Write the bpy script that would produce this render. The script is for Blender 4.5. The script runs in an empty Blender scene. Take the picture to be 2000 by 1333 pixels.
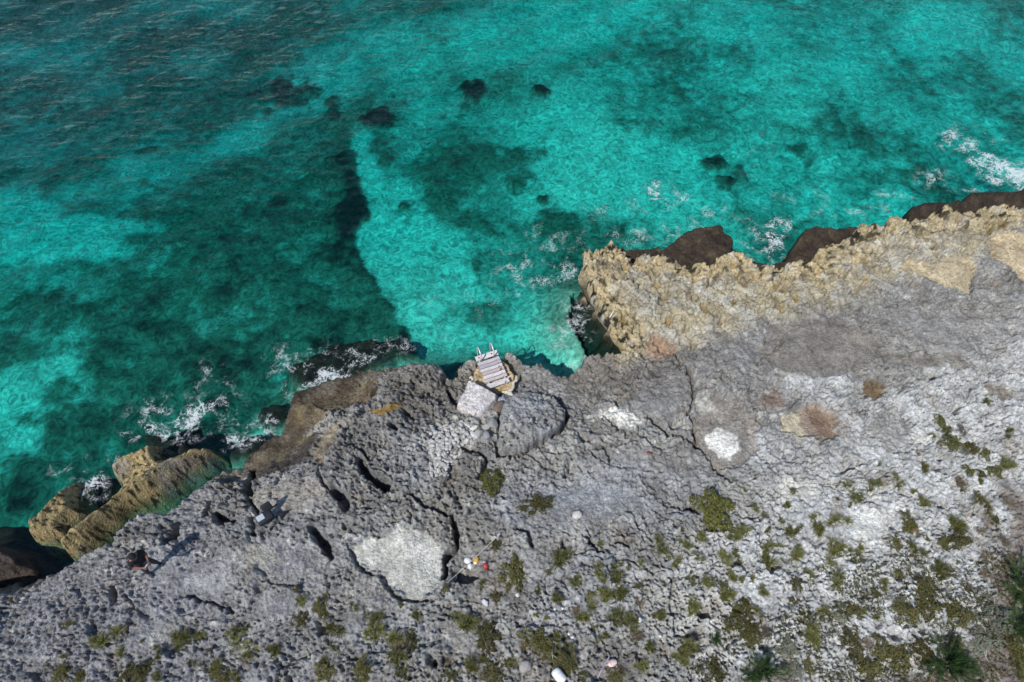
import bpy, bmesh, math, random
import numpy as np
from mathutils import Vector, Matrix

R = math.radians
SC = bpy.context.scene
COL = SC.collection

# ------------------------------------------------------------------ camera
CAM_Z, TILT, LENS = 24.4, 32.0, 24.0
cam_d = bpy.data.cameras.new('camera')
cam_d.lens = LENS; cam_d.sensor_width = 36.0; cam_d.sensor_fit = 'HORIZONTAL'
cam_d.clip_end = 2000
cam = bpy.data.objects.new('camera', cam_d); COL.objects.link(cam)
cam.location = (0, 0, CAM_Z); cam.rotation_euler = (R(TILT), 0, 0)
SC.camera = cam

# ------------------------------------------------------------------ light
SUN_EL, SUN_AZ = 54.0, 215.0          # azimuth of the sun, clockwise from +Y
wd = bpy.data.worlds.new('World'); SC.world = wd; wd.use_nodes = True
nt = wd.node_tree; nt.nodes.clear()
wo = nt.nodes.new('ShaderNodeOutputWorld'); bg = nt.nodes.new('ShaderNodeBackground')
sky = nt.nodes.new('ShaderNodeTexSky'); sky.sky_type = 'NISHITA'; sky.sun_disc = False; sky.ozone_density = 2.0; sky.dust_density = .3; sky.air_density = .8
sky.sun_elevation = R(SUN_EL); sky.sun_rotation = R(SUN_AZ)
bg.inputs['Strength'].default_value = 0.13
nt.links.new(sky.outputs[0], bg.inputs[0]); nt.links.new(bg.outputs[0], wo.inputs[0])
sd = bpy.data.lights.new('sun', 'SUN'); sd.energy = 3.6; sd.angle = R(0.5); sd.color = (1.0, 0.95, 0.88)
sun = bpy.data.objects.new('sun', sd); COL.objects.link(sun)
_to = Vector((math.sin(R(SUN_AZ))*math.cos(R(SUN_EL)), math.cos(R(SUN_AZ))*math.cos(R(SUN_EL)), math.sin(R(SUN_EL))))
sun.rotation_euler = (-_to).to_track_quat('-Z', 'Y').to_euler(); sun.location = _to*60
SC.view_settings.view_transform = 'Standard'; SC.view_settings.look = 'None'
SC.view_settings.exposure = 0.12; SC.view_settings.gamma = 1.0
SC.render.engine = 'CYCLES'
SC.cycles.use_denoising = True; SC.cycles.adaptive_threshold = .025
SC.cycles.max_bounces = 6; SC.cycles.diffuse_bounces = 2; SC.cycles.glossy_bounces = 2; SC.cycles.transparent_max_bounces = 12
SC.cycles.caustics_reflective = False; SC.cycles.caustics_refractive = False

# ------------------------------------------------------------------ layout: survey points to ground positions
F = 1333.3
ct, st = math.cos(R(TILT)), math.sin(R(TILT))
PZ = 2.4
def G(px, py, z=PZ):
    u = (px-1000)/F; v = (py-666.5)/F
    dy = -v*ct + st; dz = -v*st - ct
    t = (z-CAM_Z)/dz
    return np.array([u*t, dy*t])
def GP(pts, z=PZ):
    return np.array([G(p[0], p[1], p[2] if len(p) > 2 else z) for p in pts])
def mpp(px, py, z=PZ):
    """metres per survey unit sideways at that ground point"""
    v = (py-666.5)/F
    return (CAM_Z-z)/(v*st+ct)/F

# ------------------------------------------------------------------ noise in numpy
_rs = np.random.RandomState(7)
_TA = _rs.rand(65536).astype(np.float32)*6.2831853
_GX, _GY, _TR, _TQ = np.cos(_TA), np.sin(_TA), _rs.rand(65536).astype(np.float32), _rs.rand(65536).astype(np.float32)
def _k(ix, iy, s):
    h = ix*7919 + iy*104729 + int(s)*15731
    h = h ^ (h >> 7); h = h*40503 + (h >> 11)
    return (h ^ (h >> 5)) & 65535
def perlin(x, y, s=0):
    fx0 = np.floor(x); fy0 = np.floor(y); ix = fx0.astype(np.int32); iy = fy0.astype(np.int32)
    fx = (x-fx0).astype(np.float32); fy = (y-fy0).astype(np.float32)
    u = fx*fx*fx*(fx*(fx*6-15)+10); v = fy*fy*fy*(fy*(fy*6-15)+10)
    def g(dx, dy):
        k = _k(ix+dx, iy+dy, s)
        return _GX[k]*(fx-dx)+_GY[k]*(fy-dy)
    a = g(0, 0); a = a+(g(1, 0)-a)*u; c = g(0, 1); c = c+(g(1, 1)-c)*u
    return (a+(c-a)*v)*1.5
def fbm(x, y, o=4, s=0, gain=.5):
    r = 0; a = 1; t = 0
    for i in range(o):
        r = r + a*perlin(x*2**i+17.3*i, y*2**i-9.1*i, s+i); t += a; a *= gain
    return r/t
def ridged(x, y, o=4, s=0):
    r = 0; a = 1; t = 0
    for i in range(o):
        r = r + a*(1-np.abs(perlin(x*2**i+5.2*i, y*2**i+3.7*i, s+i))*2); t += a; a *= .5
    return r/t
def worley(x, y, s=0):
    x = x.astype(np.float32); y = y.astype(np.float32)
    ix = np.floor(x).astype(np.int32); iy = np.floor(y).astype(np.int32); rx = x-ix; ry = y-iy
    f1 = np.full(np.shape(x), 9.0, np.float32); f2 = f1.copy(); cid = np.zeros(np.shape(x), np.float32)
    for dx in (-1, 0, 1):
        for dy in (-1, 0, 1):
            k = _k(ix+dx, iy+dy, s+11)
            d = (_TR[k]+dx-rx)**2+(_TQ[k]+dy-ry)**2
            n = d < f1
            f2 = np.where(n, f1, np.minimum(f2, d)); cid = np.where(n, _TR[(k*31+7) & 65535], cid); f1 = np.where(n, d, f1)
    return np.sqrt(f1), np.sqrt(f2), cid
def sst(a, b, x):
    t = np.clip((x-a)/(b-a), 0, 1); return t*t*(3-2*t)
def seg_dist(X, Y, P, closed=False):
    d = np.full(X.shape, 1e9)
    n = len(P)
    for i in range(n if closed else n-1):
        a = P[i]; b = P[(i+1) % n]; ab = b-a; L = ab@ab+1e-9
        t = np.clip(((X-a[0])*ab[0]+(Y-a[1])*ab[1])/L, 0, 1)
        d = np.minimum(d, (X-a[0]-t*ab[0])**2+(Y-a[1]-t*ab[1])**2)
    return np.sqrt(d)
def inside(X, Y, P):
    r = np.zeros(X.shape, bool); n = len(P); j = n-1
    for i in range(n):
        a = P[i]; b = P[j]
        if a[1] != b[1]:
            r ^= ((a[1] > Y) != (b[1] > Y)) & (X < (b[0]-a[0])*(Y-a[1])/(b[1]-a[1])+a[0])
        j = i
    return r
def sdf(X, Y, P):
    """signed distance, positive inside; the work is limited to the polygon's surroundings"""
    d = seg_dist(X, Y, P, True)
    return np.where(inside(X, Y, P), d, -d)
def sdf_box(X, Y, P, m=1.5):
    out = np.full(X.shape, -9.0)
    k = (X > P[:, 0].min()-m) & (X < P[:, 0].max()+m) & (Y > P[:, 1].min()-m) & (Y < P[:, 1].max()+m)
    if k.any(): out[k] = sdf(X[k], Y[k], P)
    return out

# ------------------------------------------------------------------ materials
def mat(name):
    m = bpy.data.materials.new(name); m.use_nodes = True
    t = m.node_tree; b = t.nodes['Principled BSDF']
    return m, t, b, t.nodes['Material Output']
def nd(t, kind, **kw):
    n = t.nodes.new(kind)
    for k, v in kw.items():
        if k[0] == '_': setattr(n, k[1:], v)
        else: n.inputs[k.replace('__', ' ')].default_value = v
    return n
def mixc(t, a, b, f, mode='MIX'):
    n = t.nodes.new('ShaderNodeMix'); n.data_type = 'RGBA'; n.blend_type = mode
    for s, v in ((n.inputs[6], a), (n.inputs[7], b), (n.inputs[0], f)):
        if isinstance(v, (int, float)): s.default_value = v
        elif isinstance(v, tuple): s.default_value = (*v, 1)[:4]
        else: t.links.new(v, s)
    return n.outputs[2]
def ramp(t, src, p0, p1, c0=0.0, c1=1.0):
    n = t.nodes.new('ShaderNodeMapRange'); n.interpolation_type = 'SMOOTHSTEP'
    n.inputs[1].default_value = p0; n.inputs[2].default_value = p1; n.inputs[3].default_value = c0; n.inputs[4].default_value = c1
    t.links.new(src, n.inputs[0]); return n.outputs[0]
def simple(name, col, rough=.6, metal=0.0, var=.15, scale=30, bump=0.0, spec=.5):
    m, t, b, o = mat(name)
    tc = nd(t, 'ShaderNodeTexCoord'); n = nd(t, 'ShaderNodeTexNoise', Scale=scale, Detail=4.0)
    t.links.new(tc.outputs['Object'], n.inputs['Vector'])
    f = ramp(t, n.outputs[0], .3, .7, 1-var, 1+var)
    c = mixc(t, tuple(col), f, 1.0, 'MULTIPLY')
    t.links.new(c, b.inputs['Base Color']); b.inputs['Roughness'].default_value = rough; b.inputs['Metallic'].default_value = metal
    b.inputs['Specular IOR Level'].default_value = spec
    if bump:
        bp = nd(t, 'ShaderNodeBump', Strength=bump, Distance=.02); t.links.new(n.outputs[0], bp.inputs['Height']); t.links.new(bp.outputs[0], b.inputs['Normal'])
    return m

def rock_material(name, fine=1.0):
    m, t, b, o = mat(name)
    tc = nd(t, 'ShaderNodeTexCoord'); at = nd(t, 'ShaderNodeAttribute', _attribute_name='zone')
    n1 = nd(t, 'ShaderNodeTexNoise', Scale=1.7, Detail=8.0, Roughness=.62)
    n2 = nd(t, 'ShaderNodeTexNoise', Scale=9.0, Detail=6.0, Roughness=.7)
    n3 = nd(t, 'ShaderNodeTexNoise', Scale=38.0, Detail=4.0, Roughness=.6)
    vo = nd(t, 'ShaderNodeTexVoronoi', Scale=14.0, _feature='F1')
    for n in (n1, n2, n3): t.links.new(tc.outputs['Object'], n.inputs['Vector'])
    wv = nd(t, 'ShaderNodeVectorMath', _operation='MULTIPLY_ADD'); t.links.new(n2.outputs['Color'], wv.inputs[0]); wv.inputs[1].default_value = (.12, .12, .12); t.links.new(tc.outputs['Object'], wv.inputs[2])
    t.links.new(wv.outputs[0], vo.inputs['Vector'])
    c = mixc(t, at.outputs['Color'], ramp(t, n1.outputs[0], .3, .72, .72, 1.3), 1.0, 'MULTIPLY')
    c = mixc(t, c, ramp(t, n2.outputs[0], .3, .7, .66, 1.34), 1.0, 'MULTIPLY')
    c = mixc(t, c, ramp(t, n3.outputs[0], .3, .7, .8, 1.2), 1.0, 'MULTIPLY')
    c = mixc(t, c, (.62, .60, .56), ramp(t, n3.outputs[0], .63, .76, 0, .35))
    c = mixc(t, c, (.07, .065, .06), ramp(t, n2.outputs[0], .40, .26, 0, .5))
    t.links.new(c, b.inputs['Base Color'])
    b.inputs['Roughness'].default_value = .93; b.inputs['Specular IOR Level'].default_value = .2
    ad = nd(t, 'ShaderNodeMath', _operation='MULTIPLY_ADD'); t.links.new(n3.outputs[0], ad.inputs[0]); ad.inputs[1].default_value = .5; t.links.new(n2.outputs[0], ad.inputs[2])
    ad2 = nd(t, 'ShaderNodeMath', _operation='MULTIPLY_ADD'); t.links.new(vo.outputs['Distance'], ad2.inputs[0]); ad2.inputs[1].default_value = .8; t.links.new(ad.outputs[0], ad2.inputs[2])
    bp = nd(t, 'ShaderNodeBump', Strength=.75*fine, Distance=.06); t.links.new(ad2.outputs[0], bp.inputs['Height']); t.links.new(bp.outputs[0], b.inputs['Normal'])
    return m

# ------------------------------------------------------------------ mesh helpers
def mesh_np(name, V, Fq, cols=None, floats=None, smooth=True):
    me = bpy.data.meshes.new(name)
    n = len(Fq); k = Fq.shape[1]
    me.vertices.add(len(V)); me.vertices.foreach_set('co', V.astype(np.float32).ravel())
    me.loops.add(n*k); me.loops.foreach_set('vertex_index', Fq.astype(np.int32).ravel())
    me.polygons.add(n); me.polygons.foreach_set('loop_start', np.arange(0, n*k, k, dtype=np.int32))
    if smooth: me.polygons.foreach_set('use_smooth', np.ones(n, bool))
    if cols is not None:
        a = me.attributes.new('zone', 'FLOAT_COLOR', 'POINT')
        c = np.ones((len(V), 4), np.float32); c[:, :3] = cols; a.data.foreach_set('color', c.ravel())
    for nm, vals in (floats or {}).items():
        a = me.attributes.new(nm, 'FLOAT', 'POINT'); a.data.foreach_set('value', vals.astype(np.float32))
    me.update(calc_edges=True); me.validate()
    return me
def put(name, me, m=None, parent=None, loc=None):
    o = bpy.data.objects.new(name, me); COL.objects.link(o)
    if m is not None and me is not None and not me.materials: me.materials.append(m)
    if parent: o.parent = parent
    if loc is not None: o.location = loc
    return o
def tag(o, label, cat, group=None):
    o['label'] = label; o['category'] = cat
    if group: o['group'] = group
    return o
def struct(o): o['kind'] = 'structure'; return o
def stuff(o, label, cat): o['kind'] = 'stuff'; o['label'] = label; o['category'] = cat; return o
def thing(name, label, cat, loc=(0, 0, 0), rz=0.0, group=None):
    o = bpy.data.objects.new(name, None); COL.objects.link(o); o.location = loc; o.rotation_euler = (0, 0, rz); o.empty_display_size = .2
    return tag(o, label, cat, group)
def grid_faces(nx, ny):
    i = np.arange(nx*ny).reshape(ny, nx)
    return np.stack([i[:-1, :-1].ravel(), i[:-1, 1:].ravel(), i[1:, 1:].ravel(), i[1:, :-1].ravel()], 1)
def bm_to(name, bm, smooth=False):
    me = bpy.data.meshes.new(name); bm.to_mesh(me); bm.free()
    if smooth: me.polygons.foreach_set('use_smooth', np.ones(len(me.polygons), bool))
    return me
def tube(bm, pts, r, seg=6, caps=True):
    pts = [Vector(p) for p in pts]; n = len(pts)
    rs = r if isinstance(r, (list, tuple)) else [r]*n
    rings = []; up = Vector((0.13, .07, 1)).normalized()
    for i, p in enumerate(pts):
        d = (pts[min(i+1, n-1)]-pts[max(i-1, 0)]).normalized()
        a = d.cross(up)
        if a.length < 1e-3: a = d.cross(Vector((1, 0, 0)))
        a.normalize(); b2 = d.cross(a).normalized()
        rings.append([bm.verts.new(p+(a*math.cos(2*math.pi*k/seg)+b2*math.sin(2*math.pi*k/seg))*rs[i]) for k in range(seg)])
    for i in range(n-1):
        for k in range(seg):
            bm.faces.new((rings[i][k], rings[i][(k+1) % seg], rings[i+1][(k+1) % seg], rings[i+1][k]))
    if caps:
        bm.faces.new(rings[0][::-1]); bm.faces.new(rings[-1])
def box(bm, c, s, rot=None, bevel=0.0):
    r = bmesh.ops.create_cube(bm, size=1)['verts']
    M = Matrix.Translation(c) @ (rot.to_4x4() if rot else Matrix()) @ Matrix.Diagonal((*s, 1))
    bmesh.ops.transform(bm, matrix=M, verts=r)
    if bevel:
        es = list({e for v in r for e in v.link_edges})
        bmesh.ops.bevel(bm, geom=es, offset=bevel, segments=2, affect='EDGES', profile=.6)
def lathe(bm, prof, seg=16, M=None):
    rings = []
    for (r, z) in prof:
        rings.append([bm.verts.new(((M or Matrix()) @ Vector((r*math.cos(2*math.pi*k/seg), r*math.sin(2*math.pi*k/seg), z)))) for k in range(seg)])
    for i in range(len(rings)-1):
        for k in range(seg):
            bm.faces.new((rings[i][k], rings[i][(k+1) % seg], rings[i+1][(k+1) % seg], rings[i+1][k]))
    bm.faces.new(rings[0][::-1]); bm.faces.new(rings[-1])

# ================================================================== TERRAIN
# coast: survey points with the height of the edge there
COAST = [(-900, 1330, 1.2), (-300, 1180, 1.2), (-60, 1142, 1.5), (60, 1118, 1.5), (108, 1102, 1.6), (156, 1084, 1.7), (190, 1068, 1.75), (212, 1052, 1.8), (222, 1028, 1.8), (262, 1003, 1.8), (300, 992, 1.8), (334, 979, 1.7), (372, 948, 1.5), (402, 915, 1.3),
 (426, 904, 1.2), (462, 893, 1.0), (485, 872, .9), (520, 848, .7), (553, 828, .7), (560, 800, .6), (566, 775, .5), (585, 758, .4), (640, 742, .4), (688, 728, .5), (712, 708, .8), (740, 698, 1.2),
 (790, 692, 1.5), (838, 694, 1.6), (857, 700, 1.6), (862, 722, 1.4), (876, 731, 1.3), (893, 722, 1.3), (900, 706, 1.3), (918, 692, 1.3), (932, 700, 1.3), (962, 690, 1.3), (985, 690, 1.5), (996, 679, 1.6), (1008, 686, 1.6), (1020, 697, 1.6), (1040, 703, 1.6),
 (1058, 697, 1.6), (1072, 712, 1.6), (1088, 722, 1.5), (1112, 728, 1.5), (1128, 716, 1.6), (1140, 706, 1.7), (1146, 688, 1.8), (1172, 683, 1.9), (1216, 681, 2.0), (1203, 655, 2.1), (1186, 626, 2.2), (1170, 602, 2.3), (1158, 575, 2.3),
 (1142, 548, 2.3), (1132, 530, 2.3), (1138, 508, 2.3), (1140, 486, 2.3), (1165, 481, 2.3), (1184, 468, 2.3), (1195, 459, 2.3), (1207, 473, 2.3), (1240, 492, 2.2), (1268, 482, 2.2), (1296, 486, 2.2), (1310, 500, 2.2), (1345, 510, 2.2),
 (1375, 505, 2.2), (1400, 497, 2.2), (1446, 480, 2.2), (1462, 497, 2.2), (1486, 516, 2.2), (1520, 518, 2.2), (1550, 508, 2.2), (1582, 515, 2.2), (1598, 480, 2.2), (1618, 470, 2.2), (1650, 462, 2.2), (1680, 436, 2.2), (1716, 430, 2.2), (1745, 415, 2.3), (1770, 428, 2.3),
 (1838, 402, 2.3), (1880, 412, 2.3), (1920, 400, 2.3), (1965, 398, 2.3), (1982, 392, 2.3), (2010, 402, 2.3), (2100, 385, 2.3), (2300, 340, 2.3), (2700, 260, 2.3)]
CP = GP(COAST)
LANDP = np.vstack([CP, [[90, 20], [90, -60], [-90, -60], [-90, CP[0][1]]]])
# low algae-dark ledges at the water line (survey points on the plane z = .3)
LEDGES = [[(1300, 470), (1330, 448), (1368, 436), (1376, 427), (1384, 436), (1402, 434), (1412, 430), (1422, 450), (1440, 460), (1445, 472), (1430, 560), (1310, 560), (1270, 500)],
          [(1524, 505), (1545, 468), (1565, 443), (1590, 433), (1640, 441), (1672, 434), (1720, 470), (1640, 540), (1530, 560)],
          [(1150, 486), (1200, 468), (1225, 480), (1255, 478), (1285, 472), (1312, 488), (1300, 540), (1200, 520)],
          [(1766, 415), (1776, 392), (1800, 384), (1840, 386), (1876, 380), (1890, 366), (1940, 362), (1985, 358), (2040, 340), (2200, 300), (2300, 420), (1900, 450), (1780, 440)],
          [(1440, 505), (1470, 497), (1500, 503), (1540, 495), (1580, 545), (1440, 550)],
          [(1150, 600), (1160, 575), (1185, 600), (1230, 670), (1240, 720), (1190, 700)]]
LEDW = [GP(p, .3) for p in LEDGES]
LEDZ = [.42, .42, .35, .30, .16, -.35]

PATCH = {  # name: (polygon, colour, strength, flatten, sink, edge softness m)
 'pale_basin': ([(686, 1066), (720, 1052), (770, 1036), (800, 1030), (842, 1042), (866, 1068), (860, 1090), (866, 1110), (862, 1138), (840, 1162), (800, 1166), (768, 1150), (748, 1120), (722, 1114), (698, 1096)], (.56, .55, .51), 1, .9, .16, .12),
 'pan_surround': ([(1360, 800), (1400, 770), (1450, 790), (1478, 840), (1480, 885), (1440, 912), (1400, 918), (1370, 880), (1350, 840)], (.30, .27, .24), .8, .8, .18, .12),
 'pan_neck': ([(1358, 770), (1378, 762), (1388, 778), (1400, 800), (1372, 800), (1352, 790)], (.5, .48, .44), .7, .6, .05, .2),
 'white_pan': ([(1378, 850), (1400, 834), (1420, 836), (1440, 855), (1446, 880), (1430, 898), (1405, 895), (1385, 875)], (.78, .76, .72), 1, .8, .1, .09),
 'white_crust': ([(1170, 800), (1195, 790), (1230, 792), (1258, 815), (1240, 836), (1212, 828), (1185, 815)], (.76, .74, .71), 1, .35, .0, .15),
 'white_field': ([(1655, 1000), (1690, 990), (1740, 1000), (1738, 1040), (1720, 1075), (1690, 1055), (1660, 1050)], (.68, .67, .64), .9, .5, .0, .25),
 'white_field_b': ([(1510, 945), (1560, 930), (1600, 950), (1590, 970), (1530, 975)], (.62, .61, .58), .8, .4, .0, .3),
 'rust_basin': ([(1525, 815), (1560, 800), (1600, 790), (1632, 815), (1640, 850), (1600, 868), (1560, 850), (1530, 845)], (.30, .225, .17), .85, .9, .22, .09),
 'rust_core': ([(1578, 800), (1605, 795), (1625, 830), (1628, 850), (1605, 845), (1585, 825)], (.22, .14, .10), .75, .95, .1, .07),
 'cream_rim': ([(1525, 815), (1545, 798), (1565, 810), (1560, 830), (1590, 852), (1560, 858), (1530, 850)], (.55, .50, .38), .8, .7, .0, .12),
 'rust_pit': ([(1690, 742), (1712, 735), (1732, 755), (1722, 778), (1700, 782), (1680, 768)], (.20, .14, .085), .95, .9, .3, .08),
 'rust_spot': ([(1485, 775), (1515, 765), (1532, 785), (1525, 800), (1490, 795)], (.24, .16, .12), .7, .6, .05, .08),
 'grey_pan': ([(1500, 640), (1580, 620), (1680, 640), (1740, 690), (1880, 690), (1890, 715), (1810, 720), (1760, 725), (1720, 700), (1660, 730), (1600, 740), (1530, 720), (1480, 690)], (.24, .215, .19), .85, .75, .06, .2),
 'grey_pan_b': ([(1700, 810), (1740, 800), (1790, 830), (1760, 870), (1730, 880), (1705, 840)], (.30, .29, .28), .8, .7, .08, .12),
 'grey_pan_c': ([(1925, 745), (1965, 750), (1985, 770), (1960, 780), (1935, 772)], (.24, .20, .16), .8, .7, .1, .2),
 'sand_pool': ([(1770, 502), (1800, 510), (1830, 515), (1860, 495), (1895, 492), (1912, 515), (1905, 550), (1902, 572), (1860, 558), (1810, 540), (1765, 528)], (.56, .46, .31), 1, .95, .14, .12),
 'sand_pool_b': ([(1935, 455), (1970, 448), (2005, 455), (2050, 480), (2050, 560), (1995, 545), (1980, 515), (1945, 505)], (.56, .45, .30), 1, .9, .14, .15),
 'brown_slope': ([(560, 790), (575, 765), (640, 748), (700, 730), (745, 745), (740, 780), (680, 800), (640, 810), (600, 830), (560, 830)], (.155, .115, .075), .95, .75, 0, .35),
 'dark_slab': ([(485, 880), (520, 850), (560, 830), (600, 835), (625, 850), (615, 895), (590, 920), (520, 930), (480, 940)], (.075, .058, .050), .95, .85, 0, .3),
 'tan_gully': ([(625, 835), (660, 830), (665, 850), (645, 890), (640, 925), (622, 915), (612, 890), (618, 855)], (.27, .225, .165), .95, .9, .15, .15),
 'ochre': ([(728, 810), (750, 800), (775, 788), (785, 795), (775, 812), (745, 820)], (.30, .19, .06), 1, .8, .05, .08),
 'ochre_edge': ([(560, 795), (570, 780), (585, 800), (575, 820), (560, 828)], (.30, .19, .06), .9, .7, 0, .12),
 'crust_left': ([(460, 1075), (500, 1060), (540, 1070), (545, 1095), (500, 1110), (470, 1100)], (.38, .36, .32), .7, .5, 0, .3),
 'crust_left_b': ([(365, 1135), (395, 1115), (420, 1125), (410, 1150), (380, 1155)], (.42, .42, .42), .8, .8, 0, .2),
 'crust_mid': ([(480, 950), (560, 935), (640, 950), (640, 980), (560, 1000), (500, 985)], (.34, .31, .28), .8, .5, 0, .4),
 'rubble_bed': ([(840, 835), (870, 820), (905, 815), (915, 840), (890, 880), (870, 930), (840, 935), (835, 880)], (.36, .35, .34), .7, .3, 0, .3),
 'pink_foot': ([(1262, 660), (1280, 640), (1310, 650), (1330, 665), (1310, 690), (1285, 690)], (.35, .235, .17), .85, .5, .1, .15),
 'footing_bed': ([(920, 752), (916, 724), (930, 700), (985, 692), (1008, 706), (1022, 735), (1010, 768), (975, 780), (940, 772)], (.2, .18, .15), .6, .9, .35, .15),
 'stand': ([(285, 1098), (305, 1088), (330, 1096), (335, 1115), (315, 1132), (290, 1128)], (.3, .3, .31), .3, .9, 0, .3),
}
SOIL = [[(1990, 950), (2100, 950), (2100, 1500), (1700, 1500), (1740, 1320), (1850, 1270), (1930, 1200), (1945, 1120), (1960, 1050)],
        [(1905, 965), (1925, 955), (1950, 1010), (1985, 1040), (1990, 1080), (1960, 1090), (1930, 1030)],
        [(1430, 1340), (1460, 1290), (1540, 1280), (1580, 1330), (1600, 1500), (1430, 1500)],
        [(1940, 930), (1990, 945), (2080, 940), (2080, 1010), (1975, 985)]]
CRACKS = [  # (points, half width m, depth m)
 ([(1085, 758), (1098, 778), (1110, 800), (1106, 818), (1096, 838), (1060, 862), (1030, 878), (1000, 888), (972, 886)], .07, .8),
 ([(972, 886), (968, 862), (974, 835), (976, 800), (985, 775), (1010, 758), (1050, 752), (1085, 758)], .05, .45),
 ([(1318, 676), (1340, 708), (1354, 740), (1356, 778), (1345, 804), (1358, 838), (1362, 868), (1385, 900), (1410, 928), (1424, 942)], .06, .7),
 ([(1270, 808), (1290, 826), (1306, 842), (1332, 850), (1352, 866), (1362, 878)], .08, .8),
 ([(1180, 802), (1205, 830), (1222, 842), (1225, 855)], .04, .4), ([(1175, 865), (1190, 890), (1192, 910)], .04, .3),
 ([(1155, 880), (1175, 900), (1200, 912), (1240, 915)], .035, .25),
 ([(905, 872), (935, 878), (950, 890), (943, 915), (938, 930)], .10, .9),
 ([(700, 893), (708, 915), (722, 928), (740, 942), (755, 955)], .12, .9),
 ([(650, 955), (668, 970), (674, 985)], .16, .9), ([(605, 1030), (622, 1052), (640, 1075)], .13, .9), ([(640, 1075), (648, 1092)], .05, .5),
 ([(880, 1003), (892, 1030), (889, 1058), (874, 1078), (868, 1096), (866, 1116)], .11, 1.0),
 ([(845, 985), (870, 1000), (885, 1010)], .06, .5), ([(893, 1118), (912, 1124), (922, 1118)], .18, .7),
 ([(684, 1078), (694, 1098), (708, 1114), (726, 1122)], .06, .25), ([(744, 1122), (752, 1142), (770, 1160), (800, 1170), (832, 1171)], .07, .28),
 ([(365, 1160), (400, 1172), (440, 1185), (450, 1195)], .05, .3), ([(1010, 1030), (1030, 1040), (1042, 1065)], .07, .5),
 ([(1145, 1050), (1158, 1065), (1178, 1080)], .06, .5), ([(1202, 1058), (1224, 1068)], .05, .5), ([(1100, 1060), (1106, 1080)], .05, .4),
 ([(458, 878), (463, 905), (460, 935), (470, 948)], .14, .9), ([(400, 985), (430, 1005), (450, 1015)], .08, .7), ([(415, 1000), (422, 1006)], .20, .7), ([(486, 1005), (492, 1030), (497, 1045)], .07, .7),
 ([(470, 960), (486, 978), (500, 1005)], .09, .5), ([(330, 1010), (322, 1030), (310, 1048)], .14, .7), ([(390, 960), (380, 990)], .07, .5),
 ([(622, 920), (632, 945), (645, 960)], .05, .4), ([(740, 640), (760, 700)], .03, .1), ([(730, 735), (724, 745)], .10, .6), ([(764, 825), (770, 832)], .14, .6),
 ([(1830, 860), (1836, 890), (1858, 905)], .06, .4), ([(1908, 955), (1912, 985), (1925, 1010), (1950, 1028)], .10, .6), ([(1940, 720), (1930, 745), (1958, 765), (1975, 778)], .04, .35),
 ([(1640, 870), (1650, 920), (1700, 900)], .04, .3), ([(1640, 925), (1660, 915), (1690, 925)], .06, .4), ([(1880, 650), (1895, 668), (1900, 680)], .06, .4), ([(1905, 510), (1908, 545), (1906, 570)], .05, .35),
 ([(1475, 925), (1476, 935)], .07, .5), ([(1560, 930), (1640, 960), (1720, 990)], .03, .25), ([(1215, 640), (1218, 622), (1210, 615)], .03, .3), ([(1240, 640), (1243, 628)], .05, .3),
 ([(1530, 660), (1520, 680), (1490, 700), (1480, 715)], .04, .3), ([(1390, 690), (1420, 740), (1480, 760)], .025, .2), ([(240, 1160), (255, 1180), (248, 1230)], .05, .4), ([(205, 1140), (215, 1165)], .09, .5),
 ([(1350, 1330), (1360, 1290)], .04, .3), ([(530, 1030), (555, 1000), (570, 990)], .06, .4), ([(800, 960), (830, 985), (850, 990)], .06, .4), ([(870, 735), (880, 760), (895, 775)], .10, .6)]
TAN = [(1100, 440), (1195, 440), (1400, 470), (1700, 400), (2050, 360), (2050, 420), (1960, 470), (1880, 500), (1790, 530), (1710, 560), (1650, 600), (1560, 610), (1500, 620), (1430, 650), (1330, 670), (1270, 690), (1215, 700), (1140, 600)]
WHITE = [(1660, 760), (1760, 690), (1900, 690), (2100, 640), (2100, 1330), (1400, 1400), (1300, 1200), (1380, 1020), (1520, 940), (1560, 880), (1650, 870)]
PLATE = [(985, 778), (1010, 760), (1050, 755), (1085, 760), (1098, 780), (1108, 803), (1096, 835), (1060, 858), (1015, 882), (976, 884), (972, 850)]
GREY_LEFT = [(560, 700), (860, 690), (900, 760), (870, 860), (940, 900), (900, 1000), (700, 1000), (560, 940), (470, 960), (460, 880)]
TANW, WHITEW, PLATEW, GLW = GP(TAN), GP(WHITE), GP(PLATE), GP(GREY_LEFT)
SOILW = [GP(p) for p in SOIL]
PLANE = {'brown_slope': 1.0, 'dark_slab': 1.3, 'tan_gully': 1.7, 'ochre': 2.0, 'ochre_edge': .8, 'footing_bed': 1.5, 'crust_mid': 1.9, 'rubble_bed': 2.1}
PW = {k: (GP(v[0], PLANE.get(k, PZ)),)+v[1:] for k, v in PATCH.items()}
CW = [(GP(c[0]), c[1], c[2]) for c in CRACKS]
LOWZ = [(G(640, 800, 1.), 1.3, -.3), (G(540, 880, 1), 1.3, -.25), (G(960, 745, 1.5), 1.1, -.35), (G(1300, 660), .7, -.35), (G(800, 1100), 3, -.12), (G(1900, 1000), 2.5, -.25), (G(1700, 900), 5, .25), (G(1200, 1300), 6, .2), (G(905, 1095), .8, -.35)]

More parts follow.
